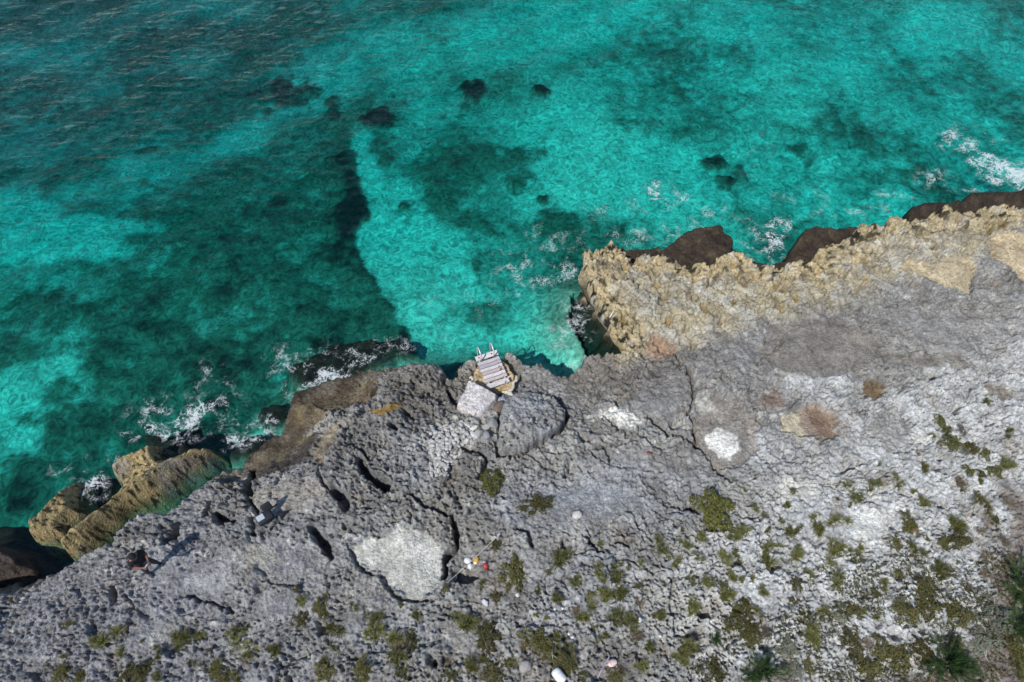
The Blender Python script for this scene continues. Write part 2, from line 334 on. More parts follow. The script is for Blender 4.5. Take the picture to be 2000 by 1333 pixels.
COASTZ = np.array([c[2] for c in COAST])
def ell(X, Y, c, ex, ey):
    det = ex[0]*ey[1]-ex[1]*ey[0]; dx = X-c[0]; dy = Y-c[1]
    a = (dx*ey[1]-dy*ey[0])/det; b = (ex[0]*dy-ex[1]*dx)/det
    return np.sqrt(a*a+b*b)
_DB, _DG, _LT, _BL, _CR = (.19, .172, .155), (.215, .205, .20), (.52, .505, .48), (.33, .345, .385), (.46, .43, .37)
SPOTS = [((G(x, y), G(x+rx, y)-G(x, y), G(x, y-ry)-G(x, y)), 0, 0, 0, c, a) for x, y, rx, ry, c, a in [(1230, 725, 110, 40, _DB, .7), (1310, 760, 70, 50, _DG, .6), (1430, 690, 90, 40, _DG, .6), (1180, 700, 60, 30, _DB, .6), (800, 740, 70, 40, _DB, .7), (870, 760, 50, 40, _DG, .6), (1640, 640, 120, 60, _DB, .5), (1740, 720, 60, 50, _DB, .5), (1860, 640, 120, 50, (.30, .285, .27), .7),
 (820, 890, 70, 60, _BL, .5), (1040, 810, 60, 50, _BL, .55), (1060, 980, 110, 60, _BL, .6), (1250, 960, 150, 60, _BL, .5), (620, 1100, 70, 60, (.29, .28, .29), .6), (330, 1150, 120, 60, (.30, .30, .33), .6), (120, 1200, 160, 80, (.24, .238, .262), .6), (520, 1170, 90, 40, (.27, .26, .275), .6), (740, 1240, 120, 50, _BL, .5), (1150, 1150, 120, 80, (.40, .41, .45), .6),
 (860, 850, 50, 40, _LT, .6), (545, 965, 70, 24, _CR, .7), (1500, 880, 70, 40, (.50, .51, .54), .6), (1590, 760, 70, 30, (.52, .53, .55), .7), (1340, 900, 40, 30, _DG, .5), (690, 860, 60, 60, _DG, .5), (900, 960, 60, 50, _DB, .4), (430, 960, 60, 50, _DG, .6), (270, 1040, 60, 30, _DG, .5), (1290, 1180, 70, 50, _LT, .5), (1390, 1230, 60, 60, _LT, .6), (1080, 1000, 60, 30, _DG, .4)]]
CALM = [(G(x, y), G(x+rx, y)-G(x, y), G(x, y-ry)-G(x, y)) for x, y, rx, ry in [(390, 1120, 110, 50), (570, 1095, 80, 50), (1130, 985, 130, 45), (1560, 680, 190, 60), (1850, 640, 150, 50), (540, 1180, 70, 30), (1480, 1150, 60, 40), (1300, 770, 60, 40), (1640, 1010, 120, 50), (300, 1250, 50, 40), (1240, 890, 70, 30), (900, 1230, 50, 40), (560, 970, 80, 25)]]
def land_sdf(X, Y, want_z=False):
    wx = X+.32*fbm(X*.9, Y*.9, 4, 3)+.10*fbm(X*4, Y*4, 2, 5); wy = Y+.32*fbm(X*.9+40, Y*.9, 4, 4)+.10*fbm(X*4+9, Y*4, 2, 6)
    best = np.full(X.shape, 1e9); zc = np.full(X.shape, PZ)
    for i in range(len(CP)-1):
        a = CP[i]; ab = CP[i+1]-a; L = ab@ab
        t = np.clip(((wx-a[0])*ab[0]+(wy-a[1])*ab[1])/L, 0, 1)
        q = (wx-a[0]-t*ab[0])**2+(wy-a[1]-t*ab[1])**2
        n = q < best
        best = np.where(n, q, best)
        if want_z: zc = np.where(n, COASTZ[i]+(COASTZ[i+1]-COASTZ[i])*t, zc)
    d = np.sqrt(best); d = np.where(inside(wx, wy, LANDP), d, -d)
    return (d, zc) if want_z else d

def terrain(X, Y, want_col=True, d=None, zc=None):
    if d is None: d, zc = land_sdf(X, Y, True)
    wx = X+.5*fbm(X*.35, Y*.35, 3, 50); wy = Y+.5*fbm(X*.35, Y*.35, 3, 60)
    jx = X+.07*fbm(X*3.1, Y*3.1, 3, 70); jy = Y+.07*fbm(X*3.1, Y*3.1, 3, 80)
    # --- masks
    tan = sst(-.5, .6, sdf_box(wx, wy, TANW, 3)+.7*fbm(X*.8, Y*.8, 4, 91))
    white = sst(-1.6, 1.8, sdf_box(wx, wy, WHITEW, 5)+1.2*fbm(X*.45, Y*.45, 4, 93))
    gl = sst(-.8, .8, sdf_box(wx, wy, GLW, 3))
    soil = np.zeros(X.shape)
    for p in SOILW: soil = np.maximum(soil, sst(-.35, .45, sdf_box(wx, wy, p, 2)+.45*fbm(X*1.4, Y*1.4, 4, 95)))
    ragged = fbm(X*1.7, Y*1.7, 6, 71, .68)
    smooth = np.zeros(X.shape); sink = np.zeros(X.shape); pm = {}
    for k, (P, c, s, fl, sk, ed) in PW.items():
        m = sst(-.45*ed, .45*ed, sdf_box(jx, jy, P, 1.0)+(.24+.6*ed)*ragged); pm[k] = m
        smooth = np.maximum(smooth, m*fl); sink = np.maximum(sink, m*sk)
    # --- top level
    top = PZ-.05+.22*fbm(X*.16, Y*.16, 3, 20)+.16*fbm(X*.55, Y*.55, 3, 25)
    top = top+(zc-PZ)*(1-sst(.3, 3.4, d+.4*fbm(X*.5, Y*.5, 2, 27)))
    for c, r, a in LOWZ: top = top+a*np.exp(-((X-c[0])**2+(Y-c[1])**2)/(r*r))
    plate = sst(-.12, .10, sdf_box(jx, jy, PLATEW, 1)); top = top+.30*plate
    # --- rough karst
    f1, f2, cid = worley(wx*.62+.15*fbm(X*2, Y*2, 3, 31), wy*.62+.15*fbm(X*2+7, Y*2, 3, 32), 1)
    steps = (cid-.5)*.15                                             # tilted plates of different height
    seam = 1-sst(.0, .09, f2-f1)
    fx = jx*2.0+.3*fbm(X*3, Y*3, 3, 41); fy = jy*2.0+.3*fbm(X*3+5, Y*3, 3, 42)
    g1, g2, gid = worley(fx, fy, 5)
    k1, k2, kid = worley(jx*4.6+.2*perlin(X*9, Y*9, 43), jy*4.6+.2*perlin(X*9, Y*9, 44), 9)
    q1, q2, qid = worley(jx*10+.2*perlin(X*19, Y*19, 45), jy*10+.2*perlin(X*19, Y*19, 46), 13)
    pit = np.where(gid > .55, 1-sst(.10, .34, g1), 0)
    pit2 = np.where(kid > .5, 1-sst(.15, .42, k1), 0)
    pit3 = np.where(qid > .45, 1-sst(.15, .5, q1), 0)
    fine = fbm(X*5.5, Y*5.5, 4, 47, .6)
    rg = ridged(wx*1.3, wy*1.3, 5, 48)
    calm = sst(.05, .45, fbm(X*.3, Y*.3, 3, 49))*.55                 # wide areas with little relief
    for c_ in CALM: calm = np.maximum(calm, .72*(1-sst(.4, 1.4, ell(wx, wy, *c_)+.35*fbm(X*.9, Y*.9, 4, 155))))
    rough = 1.34*np.clip(1-smooth, 0, 1)*(1-.55*soil)*(1-calm)*(1+.25*white)*(1+.35*gl)
    det = .09*(rg-.45)+.11*fine+.05*(g1-.4)-.11*pit*sst(-.2, .3, fbm(X*.6, Y*.6, 2, 151))-.13*pit2*sst(-.12, .32, fbm(X*.8, Y*.8, 3, 152))-(.085+.05*white)*pit3+.07*(k1-.4)+.045*(q1-.4)+steps-.16*seam*sst(-.1, .3, fbm(X*.7, Y*.7, 2, 52))
    seam2 = 1-sst(.0, .13, g2-g1); seam3 = 1-sst(0, .16, k2-k1)
    det = det-.11*seam2*sst(-.05, .35, fbm(X*.55+4, Y*.55, 3, 153))-.07*seam3*sst(.0, .4, fbm(X*.7+14, Y*.7, 3, 154))
    v1_, v2_, vid = worley(wx*.9+.3*fbm(X*1.5, Y*1.5, 3, 156), wy*.9+.3*fbm(X*1.5+4, Y*1.5, 3, 157), 33)
    hole = np.where(vid > .70, 1-sst(.10, .22, v1_+.12*fbm(X*3, Y*3, 4, 158)), 0)*sst(-.05, .25, fbm(X*.4+7, Y*.4, 3, 159))
    det = det-.42*hole
    h = top-sink+rough*det+(1-rough)*(.018*fine+.05*fbm(X*1.6, Y*1.6, 3, 53))
    t1, t2, tid = worley(jx*1.5+.35*fbm(X*1.3, Y*1.3, 4, 161), jy*1.5+.35*fbm(X*1.3+4, Y*1.3, 4, 162), 41)
    cup = np.where(tid > .38, 1-sst(.16, .30, t1+.10*fbm(X*3, Y*3, 4, 163)), 0)
    h = h+tan*(.16*(ridged(X*.9, Y*.9, 4, 55)-.5)-.06*pit-.24*cup)
    # --- cracks
    crk = np.zeros(X.shape)
    cx = X+.10*fbm(X*2.4, Y*2.4, 3, 57)+.035*perlin(X*9, Y*9, 58); cy = Y+.10*fbm(X*2.4+3, Y*2.4, 3, 59)+.035*perlin(X*9, Y*9, 61)
    wn = 1+.7*fbm(X*1.5, Y*1.5, 2, 62)
    for P, w, dep in CW:
        k = (X > P[:, 0].min()-.8) & (X < P[:, 0].max()+.8) & (Y > P[:, 1].min()-.8) & (Y < P[:, 1].max()+.8)
        if k.any():
            dd = seg_dist(cx[k], cy[k], P)
            v = dep*(1-sst(.35, 1.0, dd/(w*1.25*np.maximum(wn[k], .35))))
            crk[k] = np.maximum(crk[k], v)
    h = h-crk
    # --- edge
    slope = np.full(X.shape, .22)
    for c, r, a in ((G(600, 790, .6), 2.2, 1.9), (G(520, 870, .8), 1.6, 1.5), (G(700, 740, .8), 1.5, .9), (G(800, 700, 1.2), 1.6, .45), (G(440, 910), 1.2, .5), (G(10, 1125, 1.5), 1.2, .5)):
        slope = slope+a*np.exp(-((X-c[0])**2+(Y-c[1])**2)/(r*r))
    base = -2.4+.6*fbm(X*.7, Y*.7, 3, 65)-5*sst(-.7, -1.3, d)
    e = sst(-.45, 1, d/slope)
    wall = np.clip((d+.12)/(slope), 0, 1)
    z = np.where(d > -.12, .05+(h-.05)*np.clip(wall, 0, 1)**.62, base+(.05-base)*np.clip(1+(d+.12)/.35, 0, 1))
    z = np.where((d <= 0) & (slope < .5), np.minimum(z, .3+2*d), z)
    led = np.zeros(X.shape)
    for P, lz in zip(LEDW, LEDZ):
        s = sdf_box(jx+.10*fbm(X*1.5, Y*1.5, 3, 66), jy+.10*fbm(X*1.5+3, Y*1.5, 3, 67), P, 1.5)
        lev = base+(lz+.13*fbm(X*.8, Y*.8, 4, 68)+.13*fbm(X*3, Y*3, 5, 69, .65)-base)*sst(-.5, .35, s)
        led = np.where(lev > z, 1, led); z = np.maximum(z, lev)
    if not want_col: return z
    # --- albedo zones
    C = np.empty(X.shape+(3,))
    def mix(m, c):
        m = np.clip(m, 0, 1)[..., None]; C[...] = C*(1-m)+np.array(c)*m
    C[...] = (.325, .32, .32)
    mix(sst(-.3, .5, fbm(X*.5, Y*.5, 4, 101)), (.235, .22, .208))
    mix(gl*.75, (.215, .207, .20))
    lx = sst(-2, -9, X); mix(lx*.7, (.262, .262, .288))
    mix(white*.9, (.56, .567, .585))
    mix(white*sst(.1, .6, fbm(X*.9, Y*.9, 4, 103))*.5, (.43, .415, .395))
    mix(sst(.12, .5, fbm(X*.7+9, Y*.7, 5, 105))*.5*(1-white), (.42, .40, .375))
    mix(sst(.22, .5, fbm(X*2.3+9, Y*2.3, 4, 106))*.65, (.64, .63, .60))
    mix(sst(.2, .5, fbm(X*.32+2, Y*.32, 5, 126))*.6*(1-white), (.46, .445, .42))
    mix(sst(.25, .5, fbm(X*1.9+2, Y*1.9, 4, 127))*.45, (.12, .108, .10))
    mix(sst(.22, .5, fbm(X*.9+3, Y*.9, 5, 116))*.5, (.25, .195, .145))
    for cx_, _a, _b, _c, col_, am_ in SPOTS:
        q_ = ell(wx+.5*fbm(X*.7, Y*.7, 4, 128), wy+.5*fbm(X*.7+6, Y*.7, 4, 129), *cx_); mix(am_*(1-sst(.5, 1.4, q_)), col_)
    tz = tan*(.55+.45*sst(-.4, .3, fbm(X*.8, Y*.8, 4, 108)))
    mix(tz, (.44, .38, .265)); mix(tan*sst(-.1, .4, fbm(X*1.1+5, Y*1.1, 5, 109))*.85, (.46, .445, .41))
    edge = sst(1.9, .2, d+.5*fbm(X, Y, 3, 110)); mix(tan*edge*.85, (.50, .40, .235))
    # ochre water pans on the tan outcrop
    och = cup*sst(.4, .8, tan)*np.where(tid > .62, 1, .25)*sst(.3, .6, d); mix(och*(.8+.5*fbm(X*3, Y*3, 3, 132)), (.31, .215, .085))
    mix(tan*np.where(tid < .38, 1-sst(.1, .5, t1), 0)*.6, (.52, .50, .455))
    blk = tan*sst(1.9, .15, d)*sst(.10, .24, fbm(X*2.6, Y*2.6, 4, 114)); mix(blk, (.03, .026, .022))
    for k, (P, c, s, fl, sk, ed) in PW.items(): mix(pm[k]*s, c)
    mix(pm['dark_slab']*sst(.2, .5, fbm(X*1.8, Y*1.8, 4, 117))*.5, (.17, .15, .14))
    mix(pm['brown_slope']*sst(.1, .4, fbm(X*1.4, Y*1.4, 4, 118))*.6, (.24, .20, .15))
    mix(soil*.85, (.17, .135, .115)); mix(soil*sst(.05, .4, fbm(X*2, Y*2, 4, 119))*.7, (.42, .39, .36))
    # wet and algae zones by height above the sea
    nz = z+.35*fbm(X*1.1, Y*1.1, 3, 120)
    low = sst(1.25, .65, nz)*(1-tan); mix(low*.75*sst(1.6, .3, d), (.19, .155, .10)); mix(low*sst(.1, .4, fbm(X*.9, Y*.9, 4, 131))*.6, (.30, .24, .13))
    mix(sst(.40, .0, z+.35*fbm(X*1.3, Y*1.3, 5, 121)), (.062, .047, .034))
    mix(led, (.052, .038, .029)); mix(led*sst(-.1, .4, fbm(X*1.6, Y*1.6, 5, 122))*.7, (.105, .078, .05)); mix(led*sst(.2, .45, fbm(X*2.6+4, Y*2.6, 5, 133))*.7, (.02, .016, .013))
    mix(sst(.05, -.3, z), (.03, .032, .024))
    C *= (.98, 1.0, .965)
    return z, C, tan, led

def axis(a, b, step, far, grow=1.25):
    v = list(np.arange(a, b+step*.5, step)); s = step
    while v[-1] < far[1]: s = min(s*grow, 6); v.append(v[-1]+s)
    s = step
    while v[0] > far[0]: s = min(s*grow, 6); v.insert(0, v[0]-s)
    return np.array(v)

M_ROCK = rock_material('pitted limestone')
YNEAR, YFAR = float(G(1000, 1350)[1])-.4, float(G(1000, 380)[1])+.6
def build_land():
    # rows and columns fan out with distance from the survey point so that near rock is the finest
    K = .0016
    ys = [YNEAR]
    while ys[-1] < YFAR: ys.append(ys[-1]+K*(ys[-1]*st+22*ct)*.97)
    g = .05
    while ys[-1] < 45: g *= 1.3; ys.append(ys[-1]+g)
    g = .04
    while ys[0] > -25: g = min(g*1.3, 3); ys.insert(0, ys[0]-g)
    ss = list(np.arange(-.80, .801, K)); g = K
    while ss[-1] < 2.2: g = min(g*1.3, .12); ss.append(ss[-1]+g); ss.insert(0, ss[0]-g)
    ys = np.array(ys); ss = np.array(ss)
    S, Y = np.meshgrid(ss, ys); X = S*(np.maximum(Y, 0)*st+22*ct)
    sub = land_sdf(X[::5, ::5], Y[::5, ::5]); dq = np.repeat(np.repeat(sub, 5, 0), 5, 1)[:X.shape[0], :X.shape[1]]
    near = dq > -1.3
    for P in LEDW: near |= (X > P[:, 0].min()-1.6) & (X < P[:, 0].max()+1.6) & (Y > P[:, 1].min()-1.6) & (Y < P[:, 1].max()+1.6)
    xs, yy = X[near], Y[near]
    d, zc = land_sdf(xs, yy, True)
    z, c, tan, led = terrain(xs, yy, True, d, zc)
    # undercut: below the lip of the tan outcrop the wall recedes landwards
    k = (d > -1.3) & (d < .35) & (tan > .05)
    e = .25; gx = np.zeros(len(xs)); gy = np.zeros(len(xs))
    d0 = land_sdf(xs[k]-e, yy[k]); d1 = land_sdf(xs[k]+e, yy[k]); e0 = land_sdf(xs[k], yy[k]-e); e1 = land_sdf(xs[k], yy[k]+e)
    gl_ = np.sqrt((d1-d0)**2+(e1-e0)**2)+1e-4; gx[k] = (d1-d0)/gl_; gy[k] = (e1-e0)/gl_
    amt = np.where(k, 1.0*tan*sst(2.0, .3, z)*sst(-1.2, -.1, d)*(1-led), 0)
    xs = xs+gx*amt; yy = yy+gy*amt
    idx = np.full(X.shape, -1, np.int64); idx[near] = np.arange(near.sum())
    Fq = grid_faces(X.shape[1], X.shape[0]); fl = idx.ravel()[Fq]; fl = fl[(fl >= 0).all(1)]
    me = mesh_np('rock_shore', np.stack([xs, yy, z], 1), fl, c)
    o = put('rock_shore', me, M_ROCK); struct(o); return o
def hz(x, y):
    return float(terrain(np.array([x*1.0]), np.array([y*1.0]), False)[0])
build_land()

# ================================================================== SEA
REEF = [(690, 250), (685, 300), (712, 370), (690, 450), (715, 510), (760, 580), (778, 605), (805, 645), (812, 700), (760, 740), (620, 800), (500, 900), (300, 980), (100, 1120), (-400, 1300), (-400, 900), (0, 900), (70, 800), (150, 740), (110, 690), (-60, 720), (-400, 760), (-400, 560), (0, 520), (90, 545), (190, 500), (290, 480), (335, 440), (360, 400), (450, 345), (560, 305), (640, 275)]
REEF2 = [(760, 300), (850, 250), (1000, 262), (1068, 285), (1062, 335), (965, 350), (930, 392), (1040, 420), (1040, 470), (850, 440), (800, 375)]
SEA_SPOTS = [(650, 630, 110, 40, .85), (740, 600, 40, 40, .8), (560, 680, 70, 40, .75), (150, 830, 110, 60, .85), (60, 950, 90, 70, .85), (330, 770, 90, 50, .7), (480, 770, 70, 50, .75), (600, 560, 60, 30, .8), (300, 540, 60, 40, .75), (1010, 350, 60, 30, .6), (850, 300, 60, 30, .65), # x, y, rx, ry, amount (+ dark growth, - bare sand)
 (530, 125, 90, 42, 1.), (640, 180, 24, 46, .95), (738, 215, 42, 38, 1.1), (921, 165, 30, 28, 1.1), (905, 190, 20, 14, .8), (1055, 166, 24, 15, 1.2), (250, 241, 40, 12, .9), (260, 322, 30, 14, .6), (358, 362, 30, 32, .8), (490, 360, 50, 22, .5), (580, 420, 50, 40, .4),
 (755, 292, 18, 16, .8), (790, 395, 32, 16, .9), (905, 350, 38, 26, .7), (1085, 445, 80, 48, .75), (1058, 385, 12, 14, .9), (940, 500, 12, 45, .6), (945, 610, 75, 48, .55), (1165, 640, 60, 60, .9), (1120, 650, 70, 40, .45), (960, 510, 40, 25, .3), (1405, 312, 32, 22, 1.), (1420, 345, 25, 18, .8), (1450, 330, 25, 22, .6),
 (1555, 283, 34, 20, .8), (1590, 310, 20, 20, .6), (1690, 268, 28, 22, .8), (1720, 300, 40, 16, .6), (1855, 268, 30, 14, .6), (1720, 80, 90, 40, .22), (1600, 60, 120, 50, .12), (1340, 60, 60, 30, .15), (1830, 230, 60, 30, .15), (200, 660, 36, 30, .7), (120, 760, 60, 50, .6), (90, 900, 90, 90, .6), (400, 560, 120, 60, .2), (600, 640, 90, 60, .15),
 (60, 170, 120, 60, .40), (100, 250, 100, 40, .35), (40, 620, 90, 60, .2), (120, 330, 60, 30, -.3), (20, 380, 60, 60, -.7), (60, 450, 80, 40, -.6), (180, 420, 120, 26, -.5), (170, 465, 70, 26, -.5), (330, 230, 90, 40, -.05), (680, 90, 160, 70, -.25), (450, 225, 70, 35, -.3), (770, 470, 70, 130, -.55), (860, 560, 70, 120, -.55), (700, 280, 22, 50, -.5), (720, 320, 30, 40, -.6),
 (1200, 330, 150, 70, -.6), (1110, 360, 90, 50, -.3), (1320, 370, 90, 50, -.5), (1850, 45, 90, 42, -.5), (1440, 25, 90, 40, -.25), (1780, 400, 70, 30, -.25), (1560, 370, 80, 40, -.2), (1000, 60, 150, 60, -.12), (60, 770, 80, 34, -.85), (20, 830, 40, 40, -.7), (130, 700, 40, 20, -.25), (520, 590, 60, 50, -.25), (420, 640, 40, 30, -.15), (540, 720, 30, 40, -.3), (900, 660, 90, 40, -.5)]
REEFW, REEF2W = GP(REEF, -2.2), GP(REEF2, -2.5)
SPW = []
for (x, y, rx, ry, a) in SEA_SPOTS:
    c = G(x, y, -2.5); ex = G(x+rx, y, -2.5)-c; ey = G(x, y-ry, -2.5)-c
    SPW.append((c, ex, ey, a))
SHALLOW = [(670, 690, 85, 34), (610, 715, 60, 30), (770, 670, 40, 18), (480, 860, 50, 24), (170, 960, 60, 40), (330, 870, 90, 16), (540, 800, 40, 30), (1190, 650, 30, 50), (10, 1060, 50, 40)]
SHW = []
for (x, y, rx, ry) in SHALLOW:
    c = G(x, y, -.4); SHW.append((c, G(x+rx, y, -.4)-c, G(x, y-ry, -.4)-c))
def ell(X, Y, c, ex, ey):
    det = ex[0]*ey[1]-ex[1]*ey[0]; dx = X-c[0]; dy = Y-c[1]
    a = (dx*ey[1]-dy*ey[0])/det; b = (ex[0]*dy-ex[1]*dx)/det
    return np.sqrt(a*a+b*b)
def seabed(X, Y):
    wx = X+1.0*fbm(X*.30, Y*.30, 4, 201)+.25*fbm(X*1.6, Y*1.6, 3, 202); wy = Y+1.0*fbm(X*.30+8, Y*.30, 4, 203)+.25*fbm(X*1.6+4, Y*1.6, 3, 204)
    d = -np.where(inside(X, Y, LANDP), -1, 1)*seg_dist(X, Y, CP)
    dist = np.clip(-d, 0, 400)
    dark = .35+.42*fbm(X*.15, Y*.15, 5, 205)+.16*sst(0, 6, X)*fbm(X*.35, Y*.35, 4, 221)+.14*sst(1, -12, X)*sst(15, 26, Y)
    rx = X+.5*fbm(X*.5, Y*.5, 3, 206); ry = Y+.5*fbm(X*.5+3, Y*.5, 3, 207)
    rim = seg_dist(rx, ry, REEFW[:9]); wdt = .35+2.2*sst(.8, 4, rim)
    reef = sst(-1, 1, (sdf_box(rx, ry, REEFW, 4)+(.5+.9*sst(.8, 4, rim))*fbm(X*.6, Y*.6, 5, 208, .6))/wdt)*.68
    reef = reef*(1+.5*np.exp(-(rim/1.2)**2))
    reef2 = sst(-1.0, 1.0, sdf_box(wx, wy, REEF2W, 3))*.62
    ns = fbm(X*.8, Y*.8, 5, 220, .6)
    sp = np.zeros(X.shape); sn = np.zeros(X.shape); spk = np.zeros(X.shape)
    for c, ex, ey, a in SPW:
        if a > 0:
            q = ell(X+.55*(wx-X), Y+.55*(wy-Y), c, ex, ey); v = .9*a*(1-sst(.2, 1.5, q+1.0*ns)); sp = np.maximum(sp, v)
            if a > .75: spk = np.maximum(spk, v)
        else:
            q = ell(wx, wy, c, ex, ey); v = -a*(1-sst(.4, 1.5, q)); sn = np.maximum(sn, v)
    dark = np.maximum(np.maximum(dark, reef*(1-.45*sn)+.60*fbm(X*.42, Y*.42, 6, 209, .6)*sst(.2, .5, reef)), reef2+.35*fbm(X*.6, Y*.6, 4, 210)*sst(.2, .5, reef2))
    dark = np.maximum(dark-sn*.8*(1-sst(.4, .7, reef)*.6), sp)
    right = sst(2, 8, X)*sst(18, 23, Y)
    dark = dark+(.20*ridged(wx*.9, wy*.9, 4, 211)-.09)*(.35+.65*right)+.22*fbm(X*1.3, Y*1.3, 4, 212)*(.2+.8*sst(.3, .6, dark)+.3*right)
    sh = np.zeros(X.shape)
    for c, ex, ey in SHW: sh = np.maximum(sh, 1-sst(.5, 1.35, ell(wx, wy, c, ex, ey)))
    dark = np.clip(np.maximum(dark, sh*.9), 0, 1)
    depth = 1.3+.03*np.minimum(dist, 60)+1.2*sst(0, 3, dist)+.5*fbm(X*.1, Y*.1, 2, 213)+2.2*sst(-2, -22, X)*sst(20, 38, Y)
    z = -depth+.25*sst(.4, .95, dark)+.15*fbm(X*.9, Y*.9, 4, 214)*sst(.3, .7, dark)
    z = np.maximum(z, -3.2*(1-sh)-.85*sh+.35*fbm(X*1.6, Y*1.6, 4, 215)*sh) if True else z
    z = np.where(sh > .02, np.maximum(z, z*(1-sh)+(-.75+.45*fbm(X*1.1, Y*1.1, 4, 216))*sh), -depth+.25*sst(.4, .95, dark)+.15*fbm(X*.9, Y*.9, 4, 214)*sst(.3, .7, dark))
    z = np.minimum(z, -.12)
    C = np.empty(X.shape+(3,)); sand = np.array((.55, .54, .42)); weed = np.array((.115, .125, .085)); deepw = np.array((.018, .022, .018)); brown = np.array((.026, .020, .015))
    m1 = sst(.12, .62, dark)[..., None]; m2 = sst(.62, 1.0, dark)[..., None]
    C[...] = sand*(1-m1)+weed*m1; C[...] = C*(1-m2)+deepw*m2
    C[...] = C*(1-sh[..., None])+brown*sh[..., None]
    z = np.where(d > -.2, np.minimum(z, -3.0), z)
    return z, C
def mat_seabed():
    m, t, b, o = mat('seabed sand and weed')
    at = nd(t, 'ShaderNodeAttribute', _attribute_name='zone'); tc = nd(t, 'ShaderNodeTexCoord')
    n1 = nd(t, 'ShaderNodeTexNoise', Scale=2.0, Detail=8.0, Roughness=.68, Distortion=2.2); t.links.new(tc.outputs['Object'], n1.inputs['Vector'])
    n2 = nd(t, 'ShaderNodeTexNoise', Scale=.8, Detail=6.0, Roughness=.6, Distortion=.8); t.links.new(tc.outputs['Object'], n2.inputs['Vector'])
    c = mixc(t, at.outputs['Color'], ramp(t, n1.outputs[0], .3, .72, .45, 1.6), 1.0, 'MULTIPLY')  # mottling painted into the bed's colour, imitating swirls of light refracted by the water
    c = mixc(t, c, ramp(t, n2.outputs[0], .3, .7, .8, 1.2), 1.0, 'MULTIPLY')
    t.links.new(c, b.inputs['Base Color']); b.inputs['Roughness'].default_value = 1; b.inputs['Specular IOR Level'].default_value = 0
    return m
def build_seabed():
    ax = axis(-32, 34, .12, (-420, 420)); ay = axis(7, 46, .12, (-60, 700))
    X, Y = np.meshgrid(ax, ay); z, c = seabed(X.ravel(), Y.ravel())
    me = mesh_np('seabed', np.stack([X.ravel(), Y.ravel(), z], 1), grid_faces(len(ax), len(ay)), c)
    struct(put('seabed', me, mat_seabed()))
build_seabed()

FOAM = [(1285, 372, 26, 22, .75), (1300, 388, 22, 18, .5), (1340, 385, 30, 16, .4), (1240, 400, 50, 25, .25), (1510, 465, 22, 34, .95), (1535, 445, 16, 14, .6), (1500, 490, 26, 16, .6), (1965, 338, 46, 24, 1.05), (1925, 312, 36, 18, .85), (1880, 285, 40, 18, .7), (1862, 262, 22, 18, .6), (1900, 270, 60, 20, .3), (2010, 350, 40, 30, 1.),
 (372, 818, 40, 28, .85), (400, 800, 26, 24, .7), (275, 840, 40, 18, .68), (320, 800, 60, 30, .5), (340, 850, 40, 14, .6), (455, 855, 36, 26, .65), (500, 852, 40, 18, .62), (520, 830, 40, 20, .5), (640, 733, 52, 16, .8), (600, 755, 26, 16, .8), (572, 778, 14, 24, .7), (690, 700, 70, 26, .48), (770, 672, 50, 22, .35), (620, 700, 60, 30, .38), (548, 715, 34, 34, .45), (420, 740, 60, 40, .3), (430, 790, 50, 40, .4),
 (185, 930, 24, 40, .7), (170, 965, 26, 24, .6), (215, 905, 20, 14, .6), (140, 920, 50, 14, .4), (1095, 538, 46, 18, .6), (1055, 545, 50, 20, .5), (1020, 520, 60, 30, .35), (1000, 560, 50, 20, .3), (1125, 615, 30, 40, .5), (1110, 660, 50, 24, .42), (1080, 480, 70, 40, .28), (1105, 712, 20, 14, .6), (905, 720, 26, 18, .4), (1250, 460, 70, 18, .42), (1330, 445, 50, 16, .4), (1400, 420, 50, 16, .4), (1470, 470, 26, 40, .5), (1690, 410, 70, 22, .3), (1820, 350, 40, 20, .5), (1740, 380, 40, 12, .3),
 (1560, 400, 80, 30, .22), (980, 690, 30, 8, .3), (1180, 410, 40, 30, .25), (1900, 372, 60, 10, .4), (860, 610, 60, 60, .12), (940, 590, 40, 40, .2), (1480, 300, 40, 80, .12), (1350, 830, 5, 5, 0)]
FMW = []
for (x, y, rx, ry, a) in FOAM:
    c = G(x, y, 0); FMW.append((c, G(x+rx, y, 0)-c, G(x, y-ry, 0)-c, a))
